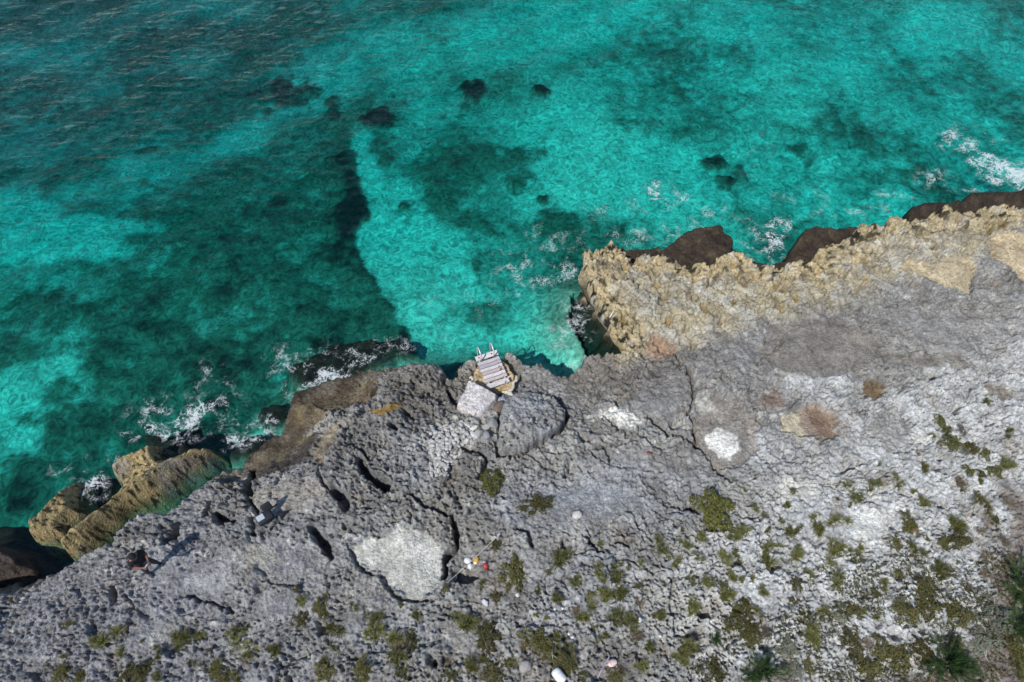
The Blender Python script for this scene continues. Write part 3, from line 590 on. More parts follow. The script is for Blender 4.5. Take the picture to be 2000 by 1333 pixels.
def mat_water():
    m, t, b, o = mat('clear sea water'); t.nodes.remove(b)
    tc = nd(t, 'ShaderNodeTexCoord'); fo = nd(t, 'ShaderNodeAttribute', _attribute_name='foam'); chop = nd(t, 'ShaderNodeAttribute', _attribute_name='chop')
    mp = nd(t, 'ShaderNodeMapping'); mp.inputs['Rotation'].default_value = (0, 0, R(-47)); mp.inputs['Scale'].default_value = (.42, 1.35, 1); t.links.new(tc.outputs['Object'], mp.inputs['Vector'])
    w1 = nd(t, 'ShaderNodeTexNoise', Scale=1.7, Detail=6.0, Roughness=.62, Distortion=.5); t.links.new(mp.outputs[0], w1.inputs['Vector'])
    w2 = nd(t, 'ShaderNodeTexNoise', Scale=2.6, Detail=5.0, Roughness=.6, Distortion=1.3); t.links.new(tc.outputs['Object'], w2.inputs['Vector'])
    s = nd(t, 'ShaderNodeMath', _operation='MULTIPLY'); t.links.new(w1.outputs[0], s.inputs[0]); t.links.new(chop.outputs['Fac'], s.inputs[1])
    s2 = nd(t, 'ShaderNodeMath', _operation='MULTIPLY_ADD'); t.links.new(w2.outputs[0], s2.inputs[0]); s2.inputs[1].default_value = .34; t.links.new(s.outputs[0], s2.inputs[2])
    bp = nd(t, 'ShaderNodeBump', Strength=1.0, Distance=.10); t.links.new(s2.outputs[0], bp.inputs['Height'])
    fr = nd(t, 'ShaderNodeFresnel', IOR=1.33); t.links.new(bp.outputs[0], fr.inputs['Normal'])
    gl = nd(t, 'ShaderNodeBsdfGlossy', Roughness=.06); t.links.new(bp.outputs[0], gl.inputs['Normal'])
    tr = nd(t, 'ShaderNodeBsdfTransparent')
    mx = nd(t, 'ShaderNodeMixShader'); t.links.new(fr.outputs[0], mx.inputs[0]); t.links.new(tr.outputs[0], mx.inputs[1]); t.links.new(gl.outputs[0], mx.inputs[2])
    # lacy foam, a white scum that floats on the water
    nw = nd(t, 'ShaderNodeTexNoise', Scale=1.6, Detail=5.0, Roughness=.6); t.links.new(tc.outputs['Object'], nw.inputs['Vector'])
    wv = nd(t, 'ShaderNodeVectorMath', _operation='MULTIPLY_ADD'); t.links.new(nw.outputs['Color'], wv.inputs[0]); wv.inputs[1].default_value = (1.1, 1.1, 0); t.links.new(tc.outputs['Object'], wv.inputs[2])
    def fil(scale, dist, k, off):
        mo = nd(t, 'ShaderNodeVectorMath', _operation='ADD'); mo.inputs[1].default_value = (off, off*.7, 0); t.links.new(tc.outputs['Object'], mo.inputs[0])
        n = nd(t, 'ShaderNodeTexNoise', Scale=scale, Detail=4.0, Roughness=.58, Distortion=dist); t.links.new(mo.outputs[0], n.inputs['Vector'])
        s_ = nd(t, 'ShaderNodeMath', _operation='SUBTRACT'); t.links.new(n.outputs[0], s_.inputs[0]); s_.inputs[1].default_value = .5
        ab = nd(t, 'ShaderNodeMath', _operation='ABSOLUTE'); t.links.new(s_.outputs[0], ab.inputs[0])
        q = nd(t, 'ShaderNodeMath', _operation='MULTIPLY_ADD'); t.links.new(ab.outputs[0], q.inputs[0]); q.inputs[1].default_value = -k; q.inputs[2].default_value = 1.0
        return q.outputs[0]
    f1 = fil(1.5, 1.4, 9.0, 0.0); f2 = fil(3.4, 1.8, 7.0, 31.0)
    mxm = nd(t, 'ShaderNodeMath', _operation='MAXIMUM'); t.links.new(f1, mxm.inputs[0]); t.links.new(f2, mxm.inputs[1])
    n3 = nd(t, 'ShaderNodeTexNoise', Scale=1.3, Detail=6.0, Roughness=.7, Distortion=.4); t.links.new(tc.outputs['Object'], n3.inputs['Vector'])
    brk = ramp(t, n3.outputs[0], .32, .62, -.62, .12)
    a1 = nd(t, 'ShaderNodeMath', _operation='ADD'); t.links.new(mxm.outputs[0], a1.inputs[0]); t.links.new(brk, a1.inputs[1])
    a3 = nd(t, 'ShaderNodeMath', _operation='MULTIPLY_ADD'); t.links.new(fo.outputs['Fac'], a3.inputs[0]); a3.inputs[1].default_value = .70; t.links.new(a1.outputs[0], a3.inputs[2])
    fm = ramp(t, a3.outputs[0], .98, 1.55, 0, .70)
    gate = ramp(t, fo.outputs['Fac'], .02, .16); g2 = nd(t, 'ShaderNodeMath', _operation='MULTIPLY'); t.links.new(fm, g2.inputs[0]); t.links.new(gate, g2.inputs[1])
    df = nd(t, 'ShaderNodeBsdfDiffuse'); df.inputs['Color'].default_value = (.78, .82, .84, 1)
    mx2 = nd(t, 'ShaderNodeMixShader'); t.links.new(g2.outputs[0], mx2.inputs[0]); t.links.new(mx.outputs[0], mx2.inputs[1]); t.links.new(df.outputs[0], mx2.inputs[2])
    t.links.new(mx2.outputs[0], o.inputs['Surface'])
    va = nd(t, 'ShaderNodeVolumeAbsorption', Density=1.0); va.inputs['Color'].default_value = (1-.50, 1-.044, 1-.030, 1)
    t.links.new(va.outputs[0], o.inputs['Volume']); m.cycles.homogeneous_volume = True
    return m
def build_water():
    ax = axis(-32, 34, .15, (-400, 400)); ay = axis(7, 46, .15, (-55, 690))
    X, Y = np.meshgrid(ax, ay); x, y = X.ravel(), Y.ravel()
    foam = np.zeros(x.shape); jx = x+.35*fbm(x*.9, y*.9, 3, 301); jy = y+.35*fbm(x*.9+5, y*.9, 3, 302)
    for c, ex, ey, a in FMW:
        k = (np.abs(x-c[0]) < 6) & (np.abs(y-c[1]) < 8)
        foam[k] = np.maximum(foam[k], a*(1-sst(.25, 1.75, ell(jx[k], jy[k], c, ex, ey))))
    u = (x+y)*.7071; v = (-x+y)*.7071
    fade = np.exp(-(np.maximum(np.abs(x-9)-45, 0)+np.maximum(np.abs(y-35)-28, 0))/15)
    z = fade*(.05*np.sin(v*2.3+1.5*fbm(x*.2, y*.2, 2, 303))*(.5+.5*fbm(x*.15, y*.15, 2, 305))+.05*fbm(u*.35, v*1.0, 3, 304))
    chop = .40+1.15*sst(3, -16, x)*sst(15, 30, y)+.15*sst(24, 40, y)
    n = len(x); W, H = len(ax), len(ay)
    top = np.stack([x, y, z], 1)
    # closed body: rim down to a floor below the sea bed
    idx = np.arange(n).reshape(H, W)
    rim = np.concatenate([idx[0, :], idx[1:, -1], idx[-1, -2::-1], idx[-2:0:-1, 0]])
    low = top[rim].copy(); low[:, 2] = -14
    m = len(rim); li = n+np.arange(m); ro = np.roll(np.arange(m), -1)
    sides = np.stack([rim[ro], rim, li, li[ro]], 1)
    me_faces = np.vstack([grid_faces(W, H), sides])
    V = np.vstack([top, low, [[0, 300, -14]]])
    cen = len(V)-1
    tb = np.stack([li[ro], li, np.full(m, cen)], 1)
    me = bpy.data.meshes.new('water'); me.vertices.add(len(V)); me.vertices.foreach_set('co', V.astype(np.float32).ravel())
    q = len(me_faces); me.loops.add(4*q+3*m); me.loops.foreach_set('vertex_index', np.concatenate([me_faces.ravel(), tb.ravel()]).astype(np.int32))
    me.polygons.add(q+m); me.polygons.foreach_set('loop_start', np.concatenate([np.arange(q)*4, 4*q+np.arange(m)*3]).astype(np.int32))
    me.polygons.foreach_set('use_smooth', np.ones(q+m, bool)); me.update(calc_edges=True); me.validate()
    for nm, vals in (('foam', foam), ('chop', chop)):
        a = me.attributes.new(nm, 'FLOAT', 'POINT'); f = np.zeros(len(V), np.float32); f[:n] = vals; a.data.foreach_set('value', f)
    struct(put('water', me, mat_water()))
build_water()

# ================================================================== GROUND LOOKUP
def ground(pts, it=4):
    """survey points -> world positions lying on the rock"""
    p = np.array(pts, float); z = np.full(len(p), PZ)
    for _ in range(it):
        xy = np.array([G(a, b, c) for (a, b), c in zip(p, z)])
        z = terrain(xy[:, 0], xy[:, 1], False)
    return np.column_stack([xy, z])

# ================================================================== BOULDERS AND SLABS
def blob(name, poly, plane, H, foot, edge, step, cols, tilt=(0, 0), rough=.1, label=None, cat=None, group=None, seed=0, power=.55, ridge=None):
    P = GP(poly, plane); m = .28
    ax = np.arange(P[:, 0].min()-m, P[:, 0].max()+m, step); ay = np.arange(P[:, 1].min()-m, P[:, 1].max()+m, step)
    X, Y = np.meshgrid(ax, ay); x, y = X.ravel(), Y.ravel()
    jx = x+.10*fbm(x*1.1, y*1.1, 3, seed+1)*rough/.1; jy = y+.10*fbm(x*1.1+4, y*1.1, 3, seed+2)*rough/.1
    s = sdf(jx, jy, P); c = P.mean(0)
    prof = np.clip(s/edge, 0, 1)**power
    h = H+tilt[0]*(x-c[0])+tilt[1]*(y-c[1])
    if ridge is not None:
        for rp, rw, rh in ridge: h = h+rh*np.exp(-(seg_dist(x, y, GP(rp, plane))/rw)**2)
    k1, k2, kid = worley(jx*3.2, jy*3.2, seed+5); q1, q2, qid = worley(jx*8, jy*8, seed+6)
    det = rough*(fbm(x*1.6, y*1.6, 4, seed+3)+.5*fbm(x*6, y*6, 3, seed+4)-.7*np.where(kid > .6, 1-sst(.1, .36, k1), 0)-.45*np.where(qid > .5, 1-sst(.15, .45, q1), 0))
    z = foot+(h-foot)*np.clip(prof, 0, 1)+det*sst(.1, .7, s/edge)
    z = np.where(s < 0, foot+s*.5, z)
    keep = s > -step*1.6
    C = np.empty((len(x), 3)); C[...] = cols[0]
    for i, (col, sc, lo, hi, st2) in enumerate(cols[1:]):
        mm = (sst(lo, hi, fbm(x*sc, y*sc, 4, seed+20+i))*st2)[:, None]; C = C*(1-mm)+np.array(col)*mm
    idx = np.full(len(x), -1, np.int64); idx[keep] = np.arange(keep.sum())
    fl = idx[grid_faces(len(ax), len(ay))]; fl = fl[(fl >= 0).all(1)]
    me = mesh_np(name, np.stack([x[keep]-c[0], y[keep]-c[1], z[keep]], 1), fl, C[keep])
    o = put(name, me, M_ROCK, loc=(c[0], c[1], 0)); return tag(o, label, cat, group)
TANROCK = [(.36, .285, .145), ((.25, .235, .21), .9, .05, .3, .8), ((.42, .35, .19), 1.6, .1, .4, .7), ((.03, .026, .02), 5.5, .14, .24, .95), ((.20, .11, .05), 1.3, .35, .5, .6)]
_sh = lambda P_: [(a_-10, b_+2) for a_, b_ in P_]
blob('boulder', _sh([(98, 1064), (112, 1042), (160, 1002), (206, 966), (216, 942), (200, 922), (195, 897), (230, 876), (270, 858), (300, 846), (332, 852), (322, 872), (342, 874), (380, 856), (414, 850), (427, 868), (404, 890), (362, 916), (322, 945), (284, 968), (250, 986), (215, 1016), (184, 1052), (142, 1080), (108, 1082)]),
     .7, .45, -1.6, .5, .032, TANROCK, (0, 0), .13, 'long tan boulder with a side lobe and black specks, foam at its tip', 'boulder', seed=400, ridge=[([(120, 1060), (220, 985), (300, 930), (410, 866)], .35, .50), ([(210, 900), (320, 855)], .28, .30)])
blob('boulder', [(26, 1046), (34, 1016), (74, 976), (118, 932), (138, 911), (152, 928), (151, 962), (151, 990), (126, 1022), (110, 1046), (76, 1056), (40, 1060)],
     .7, .60, -1.6, .5, .032, TANROCK, (.0, 0), .13, 'short squarish tan boulder standing apart in the dark water', 'boulder', seed=440, ridge=[([(50, 1020), (140, 930)], .3, .35)])
blob('boulder', [(-120, 1130), (-80, 1060), (-20, 1035), (20, 1048), (48, 1068), (62, 1098), (50, 1125), (0, 1140), (-80, 1165)], .7, .7, -1.4, .5, .04, [(.07, .055, .048), ((.15, .12, .10), 1.2, .1, .4, .8)], (0, 0), .15, 'dark brown rock wedged below the short tan boulder', 'boulder', seed=460)
# slab and stones by the platform
gz = float(np.max(ground([(x_, y_) for x_ in (900, 915, 930, 945, 960) for y_ in (760, 775, 790, 805)])[:, 2]))
blob('stone_slab', [(919, 739), (931, 744), (952, 756), (973, 768), (970, 782), (957, 796), (944, 814), (934, 819), (908, 804), (890, 790), (893, 776), (906, 758), (912, 742)], gz+.1, gz+.10, gz-.5, .10, .022,
     [(.60, .57, .55), ((.46, .455, .46), 1.6, .0, .4, .6), ((.68, .64, .57), 2.4, .1, .4, .6)], (.02, .03), .035, 'large flat pale pinkish stone slab beside the wooden platform', 'stone slab', seed=500, power=.35)
STONES = [ # x, y, size units across, deep, colour, label
 (983, 787, 26, 24, (.36, .39, .42), 'blue-grey block of stone at the corner of the pale slab'), (975, 807, 24, 22, (.17, .13, .105), 'brown block of stone below the blue-grey block'),
 (962, 829, 22, 20, (.27, .27, .26), 'grey stone below the brown block'), (951, 836, 14, 14, (.35, .33, .31), 'small grey stone between slab and rubble'), (935, 846, 18, 16, (.30, .30, .29), 'round grey cobble in the rubble below the slab'),
 (925, 838, 9, 14, (.66, .65, .62), 'small bright white stone upright in the rubble below the slab'), (924, 850, 12, 12, (.64, .62, .58), 'bright white pebble beside the round grey cobble'), (950, 852, 16, 14, (.26, .26, .27), 'pitted dark grey cobble in the rubble below the slab'),
 (997, 772, 10, 10, (.55, .53, .50), 'pale square stone behind the blue-grey block'), (1126, 1007, 18, 15, (.58, .56, .52), 'round cream-white stone alone on smooth grey rock'), (921, 741, 12, 9, (.6, .58, .55), 'white stone on the top corner of the pale slab'),
 (340, 1018, 16, 20, (.36, .36, .37), 'grey lump of rock beside the dark hole behind the standing person'), (1271, 883, 9, 13, (.19, .055, .03), 'small rust-red stone in a white crust'),
 (905, 1127, 12, 12, (.34, .36, .40), 'blue-grey cobble under the white rope'), (879, 1103, 10, 10, (.27, .26, .25), 'grey-brown cobble in the cleft beside the pale basin'), (1028, 1302, 26, 18, (.33, .31, .29), 'oval brown-grey stone near the white float'),
 (1011, 1163, 8, 8, (.68, .68, .66), 'white pebble on grey rock below the round dark mat'), (948, 1178, 10, 12, (.6, .6, .62), 'white stone on grey rock left of the white pebble')]
def stone_mesh(seed, sub=3):
    rnd = random.Random(seed); bm = bmesh.new(); bmesh.ops.create_icosphere(bm, subdivisions=sub, radius=1)
    pl = [(Vector((rnd.gauss(0, 1), rnd.gauss(0, 1), rnd.gauss(0, .7))).normalized(), rnd.uniform(.55, .85)) for _ in range(9)]
    from mathutils import noise as mn
    for v in bm.verts:
        for n, d in pl:
            k = v.co.dot(n)
            if k > d: v.co -= n*(k-d)*.9
        v.co *= 1+.10*mn.noise(v.co*2.3+Vector((seed, 0, 0)))+.04*mn.noise(v.co*6)
        v.co.z *= .6
    return bm_to('stone', bm, True)
def stone_mat(name, col):
    return simple(name, col, .9, 0, .3, 9, .6, .2)
sp = ground([(x, y) for x, y, *_ in STONES])
for i, (x, y, w, h, c, lab) in enumerate(STONES):
    o = put('loose_stone', stone_mesh(900+i), stone_mat('stone %d' % i, c)); k = mpp(x, y)*.56
    o.scale = (w*k, h*k*1.25, (w+h)*.5*k); o.location = (sp[i][0], sp[i][1], sp[i][2]+.42*(w+h)*.5*k); o.rotation_euler = (0, 0, i*1.7); tag(o, lab, 'stone')
# rubble of pale chips
def build_rubble():
    rnd = random.Random(5); P = GP([(842, 838), (870, 822), (905, 812), (925, 830), (935, 860), (900, 885), (872, 930), (842, 932), (836, 880)])
    pts = []
    while len(pts) < 330:
        x = rnd.uniform(P[:, 0].min(), P[:, 0].max()); y = rnd.uniform(P[:, 1].min(), P[:, 1].max())
        if inside(np.array([x]), np.array([y]), P)[0]: pts.append((x, y))
    pts = np.array(pts); z = terrain(pts[:, 0], pts[:, 1], False)
    bm = bmesh.new()
    for (x, y), zz in zip(pts, z):
        r = rnd.uniform(.03, .085)*(1.35 if rnd.random() < .15 else 1)
        vs = bmesh.ops.create_icosphere(bm, subdivisions=1, radius=1)['verts']
        M = Matrix.Translation((x, y, zz+r*.25)) @ Matrix.Rotation(rnd.uniform(0, 6), 4, 'Z') @ Matrix.Diagonal((r*rnd.uniform(.8, 1.4), r, r*.6, 1))
        for v in vs: v.co *= rnd.uniform(.72, 1.15)
        bmesh.ops.transform(bm, matrix=M, verts=vs)
    o = put('rubble', bm_to('rubble', bm), stone_mat('rubble chips', (.47, .455, .44))); stuff(o, 'pale broken stone chips spread below the flat slab', 'rubble')
build_rubble()

# ================================================================== SWIMMING PLATFORM
def wood_mat(name, col, knots=0.0):
    m, t, b, o = mat(name); tc = nd(t, 'ShaderNodeTexCoord'); mp = nd(t, 'ShaderNodeMapping'); mp.inputs['Scale'].default_value = (2.5, 26, 8); t.links.new(tc.outputs['Object'], mp.inputs[0])
    n = nd(t, 'ShaderNodeTexNoise', Scale=2.0, Detail=7.0, Roughness=.65, Distortion=.4); t.links.new(mp.outputs[0], n.inputs['Vector'])
    n2 = nd(t, 'ShaderNodeTexNoise', Scale=5.0, Detail=3.0); t.links.new(tc.outputs['Object'], n2.inputs['Vector'])
    c = mixc(t, tuple(k*.62 for k in col), tuple(min(1, k*1.2) for k in col), ramp(t, n.outputs[0], .3, .68))
    c = mixc(t, c, (.16, .055, .025), ramp(t, n2.outputs[0], .66-knots, .76-knots, 0, .9))
    t.links.new(c, b.inputs['Base Color']); b.inputs['Roughness'].default_value = .85
    bp = nd(t, 'ShaderNodeBump', Strength=.5, Distance=.01); t.links.new(n.outputs[0], bp.inputs['Height']); t.links.new(bp.outputs[0], b.inputs['Normal']); return m
DZ = 1.72
fl_, fr_, br_ = G(927, 698, DZ), G(969.5, 684, DZ), G(992.5, 747, DZ)
ux = (fr_-fl_); DWID = np.linalg.norm(ux); ux = ux/DWID
uy = np.array([-ux[1], ux[0]]); DLEN = abs((br_-fr_)@uy)
cen = (fl_+fr_)/2-uy*DLEN/2
plat = thing('swim_platform', 'weathered grey plank swimming platform with two ladder handrails over the cove', 'platform', (cen[0], cen[1], DZ), math.atan2(ux[1], ux[0]))
woods = [wood_mat('weathered plank %d' % i, c, k) for i, (c, k) in enumerate([((.66, .63, .61), .0), ((.52, .48, .49), .0), ((.42, .39, .41), .0), ((.60, .57, .57), .03), ((.48, .42, .40), .10)])]
ws = [.19, .125, .115, .115, .12, .12, .11, .17]; gap = .022
tot = sum(ws)+gap*7+.05*2; sc_ = DLEN/tot; y0 = DLEN/2
for i, w in enumerate(ws):
    w *= sc_; g = (gap+(.05 if i in (0, 6) else 0))*sc_
    bm = bmesh.new(); box(bm, (0, 0, 0), (DWID*(1.0 if i in (0,) else .965+.012*(i % 2)), w, .04), None, .005)
    o = put('plank', bm_to('plank', bm), woods[[0, 1, 2, 3, 4, 0, 1, 3][i]], plat, (.006*(-1)**i, y0-w/2, .004*((i*7) % 3)-.004)); y0 -= w+g
for sx in (-1, 1):
    bm = bmesh.new(); box(bm, (0, 0, 0), (.07, DLEN*.96, .11), None, .006); put('joist', bm_to('joist', bm), woods[1], plat, (sx*DWID*.36, 0, -.085))
    bm = bmesh.new(); box(bm, (0, 0, 0), (.09, .09, .75), None, .006); put('post', bm_to('post', bm), woods[1], plat, (sx*DWID*.36, DLEN*.34, -.51))
M_STEEL = simple('dull stainless tube', (.74, .74, .72), .35, .35, .1, 40)
M_RUST = simple('rusty bracket', (.10, .05, .03), .8, .2, .3, 60)
for sx in (-1, 1):
    x = sx*DWID*.29; yf = DLEN/2
    pts = [(x, yf-.27, .02), (x, yf-.25, .25)]+[(x, yf-.25+.21*(1-math.cos(a)), .30+.20*math.sin(a)) for a in np.linspace(.15, math.pi-.1, 11)]+[(x, yf+.18, .15), (x, yf+.17, -.3), (x, yf+.16, -1.0), (x, yf+.16, -1.9)]
    bm = bmesh.new(); tube(bm, pts, .026, 10); h_ = put('handrail', bm_to('handrail', bm, True), M_STEEL, plat)
    bm = bmesh.new(); box(bm, (x, yf-.27, .03), (.10, .08, .012), None, .003); put('foot_plate', bm_to('foot_plate', bm), M_RUST, h_)
    bm = bmesh.new(); box(bm, (x-.05, yf-.10, .024), (.05, .05, .014), None, .003); put('bolt_plate', bm_to('bolt_plate', bm), M_RUST, h_)
for k in range(4):
    bm = bmesh.new(); z = -.45-.33*k; tube(bm, [(-DWID*.29, DLEN/2+.165, z), (DWID*.29, DLEN/2+.165, z)], .020, 8); put('rung', bm_to('rung', bm, True), M_STEEL, plat)
fz = 1.50
ft = blob('concrete_footing', [(926, 748), (922, 726), (930, 712), (955, 702), (982, 700), (990, 706), (999, 712), (1001, 722), (1010, 732), (1006, 746), (1004, 757), (993, 768), (972, 772), (945, 766)], fz, fz, fz-1.2, .10, .025,
     [(.50, .38, .22), ((.58, .47, .31), 2.2, .0, .4, .7), ((.33, .26, .16), 3.0, .2, .5, .6)], (0, 0), .05, 'sand-coloured concrete footing under the wooden platform', 'footing', seed=520, power=.4)
bm = bmesh.new(); rp = [G(a, b, fz+.05) for a, b in [(1009, 735), (1007, 744), (1003, 748), (1002, 757), (996, 764), (988, 767), (981, 766)]]
tube(bm, [(p[0]-ft.location[0]+.02*math.sin(i*2), p[1]-ft.location[1], fz+.06+.02*math.cos(i*3)) for i, p in enumerate(rp)], [.05, .07, .06, .08, .075, .07, .04], 8)
put('mortar_rim', bm_to('mortar_rim', bm, True), stone_mat('cream mortar', (.62, .55, .44)), ft)

# ================================================================== FLOATS, ROPE, LITTER
M_WF = simple('white float plastic', (.74, .75, .72), .45, 0, .12, 12); M_YF = simple('yellow float foam', (.66, .36, .05), .6, 0, .2, 14); M_RF = simple('red float paint', (.36, .04, .04), .4, 0, .2, 14)
M_PK = simple('pinkish stained float', (.62, .47, .44), .6, 0, .35, 9); M_ROPE = simple('white braided rope', (.60, .59, .56), .8, 0, .15, 60); M_PUR = simple('purple grey rope', (.36, .31, .38), .85, 0, .2, 40); M_DARK = simple('dark hole', (.02, .02, .02), .8)
def egg(name, m, px, py, L, r, az, label, band=None, tiltdeg=8, eye=True, cyl=False, group=None):
    g = ground([(px, py)])[0]; t = thing(name, label, 'float', (g[0], g[1], g[2]+r*.8), az, group)
    bm = bmesh.new(); M = Matrix.Rotation(R(90+tiltdeg), 4, 'X')
    if cyl: prof = [(.001, -L/2), (r*.55, -L/2), (r*.86, -L/2+.03), (r, -L/2+.09), (r, L/2-.02), (r*.94, L/2-.004), (.001, L/2)]
    else: prof = [(max(.001, r*math.sqrt(max(0, 1-(2*q-1)**2))), (q-.5)*L) for q in np.linspace(0, 1, 13)]
    lathe(bm, prof, 18, M); put('body', bm_to('body', bm, True), m, t)
    if band:
        bm = bmesh.new(); lathe(bm, [(r*math.sqrt(max(.01, 1-(2*q-1)**2))*1.02, (q-.5)*L) for q in np.linspace(*band[1], 7)], 18, M); put('band', bm_to('band', bm, True), band[0], t)
    if eye:
        bm = bmesh.new(); lathe(bm, [(r*.2, L/2-.02), (r*.2, L/2+.035), (r*.12, L/2+.04)], 10, M); put('eyelet', bm_to('eyelet', bm, True), m, t)
    return t
egg('fishing_float', M_WF, 914, 1097, .26, .105, R(80), 'large white egg-shaped float tied on the rope')
egg('fishing_float', M_WF, 918, 1107, .21, .08, R(12), 'smaller white float hanging below the large white one on the rope')
egg('fishing_float', M_YF, 930, 1096, .27, .09, R(-15), 'yellow-orange float tied on the rope beside the white ones', (M_WF, (.78, .97)))
egg('fishing_float', M_RF, 948, 1106, .25, .088, R(15), 'red float with white ends lying loose beside the rope', (M_WF, (.03, .16)))
egg('fishing_float', M_WF, 890, 1127, .17, .055, R(10), 'thin little white float lying under the rope')
egg('fishing_float', M_WF, 1091, 1321, .42, .15, R(40), 'big white bullet-shaped float lying on rock beside an olive mat', None, 4, True, True)
egg('fishing_float', M_PK, 1195, 1296, .31, .105, R(-72), 'pinkish white weathered float with a purple rope')
rp = ground([(862, 1151), (973, 1048)]); n = 25
q = np.linspace(0, 1, n)[:, None]; line = rp[0]*(1-q)+rp[1]*q; tz_ = terrain(line[:, 0], line[:, 1], False)
line[:, 2] = np.maximum(line[:, 2]+.10-.10*np.sin(q[:, 0]*math.pi), tz_+.03)
for _ in range(3): line[1:-1, 2] = np.maximum((line[:-2, 2]+line[2:, 2]+2*line[1:-1, 2])/4, tz_[1:-1]+.02)
bm = bmesh.new(); pts = [tuple(p) for p in line]
tube(bm, pts, .0075, 8); rope = put('rope', bm_to('rope', bm, True), M_ROPE); tag(rope, 'taut white rope strung with floats across a dark cleft', 'rope')
for i in (0, -1):
    bm = bmesh.new(); p = pts[i]; tube(bm, [(p[0]+.03*math.cos(a), p[1]+.03*math.sin(a), p[2]-.01+.01*a) for a in np.linspace(0, 5, 14)], .011, 6)
    for q in (.6, 1.5): tube(bm, [(p[0], p[1], p[2]), (p[0]+.09*math.cos(q+i), p[1]+.12*math.sin(q), p[2]-.03)], .012, 6)
    put('knot', bm_to('knot', bm, True), M_ROPE, rope)
pr = ground([(1186, 1275), (1190, 1284), (1186, 1291), (1180, 1299), (1177, 1306), (1172, 1314), (1167, 1325)])
bm = bmesh.new(); tube(bm, [(p[0], p[1], p[2]+.05) for p in pr], .03, 6); tag(put('rope', bm_to('rope', bm, True), M_PUR), 'frayed purple-grey rope trailing from the pinkish float', 'rope')
SCR = [(1097, 1188, 8, 7, M_WF, 'white plastic cap on grey rock between two tufts'), (1082, 1190, 6, 6, M_WF, 'white chip of plastic left of the white cap'), (1110, 1241, 11, 9, M_WF, 'white crumpled plastic cup above the big olive mat'), (1118, 1247, 8, 6, M_WF, 'small white plastic shard beside the crumpled cup'),
       (1252, 1213, 9, 8, M_WF, 'white and blue plastic scrap beside a dark tuft'), (1290, 1242, 6, 7, M_WF, 'pale plastic shard among the tufts right of the brown mat'), (1463, 1141, 8, 3, M_WF, 'thin white strip of plastic on pale rock'), (1787, 1035, 6, 9, simple('orange plastic', (.62, .13, .05), .6), 'orange-red scrap on an olive mat')]
sp = ground([(a[0], a[1]) for a in SCR])
for i, (x, y, w, h, m, lab) in enumerate(SCR):
    rnd = random.Random(i); bm = bmesh.new(); k = mpp(x, y)
    lathe(bm, [(.4*w*k, 0), (.5*w*k, .25*h*k), (.46*w*k, .6*h*k), (.40*w*k, .62*h*k), (.36*w*k, .2*h*k)], 9, Matrix.Rotation(R(50+20*(i % 3)), 4, 'X') @ Matrix.Diagonal((1, .6, 1, 1)))
    for v in bm.verts: v.co += Vector((rnd.uniform(-1, 1), rnd.uniform(-1, 1), rnd.uniform(-.5, .5)))*w*k*.08
    o = put('plastic_scrap', bm_to('plastic_scrap', bm, True), m, None, (sp[i][0], sp[i][1], sp[i][2]+.05)); o.rotation_euler = (0, 0, i*1.1); tag(o, lab, 'litter')
# two white rods at the outcrop's edge
for i, ((a, b), (c, d)) in enumerate([((1159, 562), (1163, 546)), ((1186, 626), (1192, 610))]):
    p = ground([(a+4, b), (c+6, d)]); bm = bmesh.new()
    tube(bm, [(p[0][0], p[0][1], p[0][2]-.05), (p[0][0], p[0][1], p[0][2]+.06), (p[1][0], p[1][1], p[1][2]+.07), (p[1][0]+.06, p[1][1], p[1][2]+.02)], .022, 8)
    tag(put('metal_rod', bm_to('metal_rod', bm, True), M_WF), ['bent white rod on the outcrop edge at its seaward bulge', 'bent white rod on the outcrop edge nearer the shaded inlet'][i], 'rod')

# ================================================================== EQUIPMENT BAG
M_BAG = simple('black bag cloth', (.012, .014, .020), .75, 0, .3, 30, .2); M_PANEL = simple('pale grey panel', (.44, .50, .54), .6, 0, .06, 20); M_NAVY = simple('navy cloth', (.012, .016, .032), .8, 0, .3, 30, .2)
g = ground([(520, 1014)])[0]
bag = thing('equipment_bag', 'open black equipment bag with a pale grey panel on grey rock', 'bag', (g[0], g[1], g[2]), R(38))
bm = bmesh.new(); box(bm, (0, 0, .13), (.52, .34, .24), None, .06); put('body', bm_to('body', bm, True), M_BAG, bag)
bm = bmesh.new(); box(bm, (.22, .20, .30), (.32, .10, .34), Matrix.Rotation(R(-28), 3, 'X'), .045); put('flap', bm_to('flap', bm, True), M_BAG, bag)
bm = bmesh.new(); box(bm, (-.11, .03, .262), (.24, .20, .022), Matrix.Rotation(R(6), 3, 'Y'), .009); put('panel', bm_to('panel', bm), M_PANEL, bag)
bm = bmesh.new(); tube(bm, [(.22, -.10, .18), (.34, -.13, .14), (.42, -.22, .05), (.40, -.30, .03)], .022, 6); put('strap', bm_to('strap', bm, True), M_BAG, bag)
bm = bmesh.new(); tube(bm, [(.30, .14, .2), (.42, .16, .13), (.50, .20, .05)], .03, 6); put('strap', bm_to('strap', bm, True), M_BAG, bag)
g = ground([(446, 976)])[0]; bm = bmesh.new(); bmesh.ops.create_icosphere(bm, subdivisions=3, radius=1)
for v in bm.verts:
    k = (v.co.y+1)/2; v.co.x *= .14*(.55+.55*k); v.co.z *= .10*(.7+.3*k); v.co.y *= .17
    v.co.z += .02*math.sin(v.co.x*40)*math.cos(v.co.y*25)
o = put('pouch', bm_to('pouch', bm, True), M_NAVY, None, (g[0], g[1], g[2]+.07)); o.rotation_euler = (R(12), 0, R(8)); tag(o, 'dark navy cloth pouch lying in a hollow above the equipment bag', 'pouch')

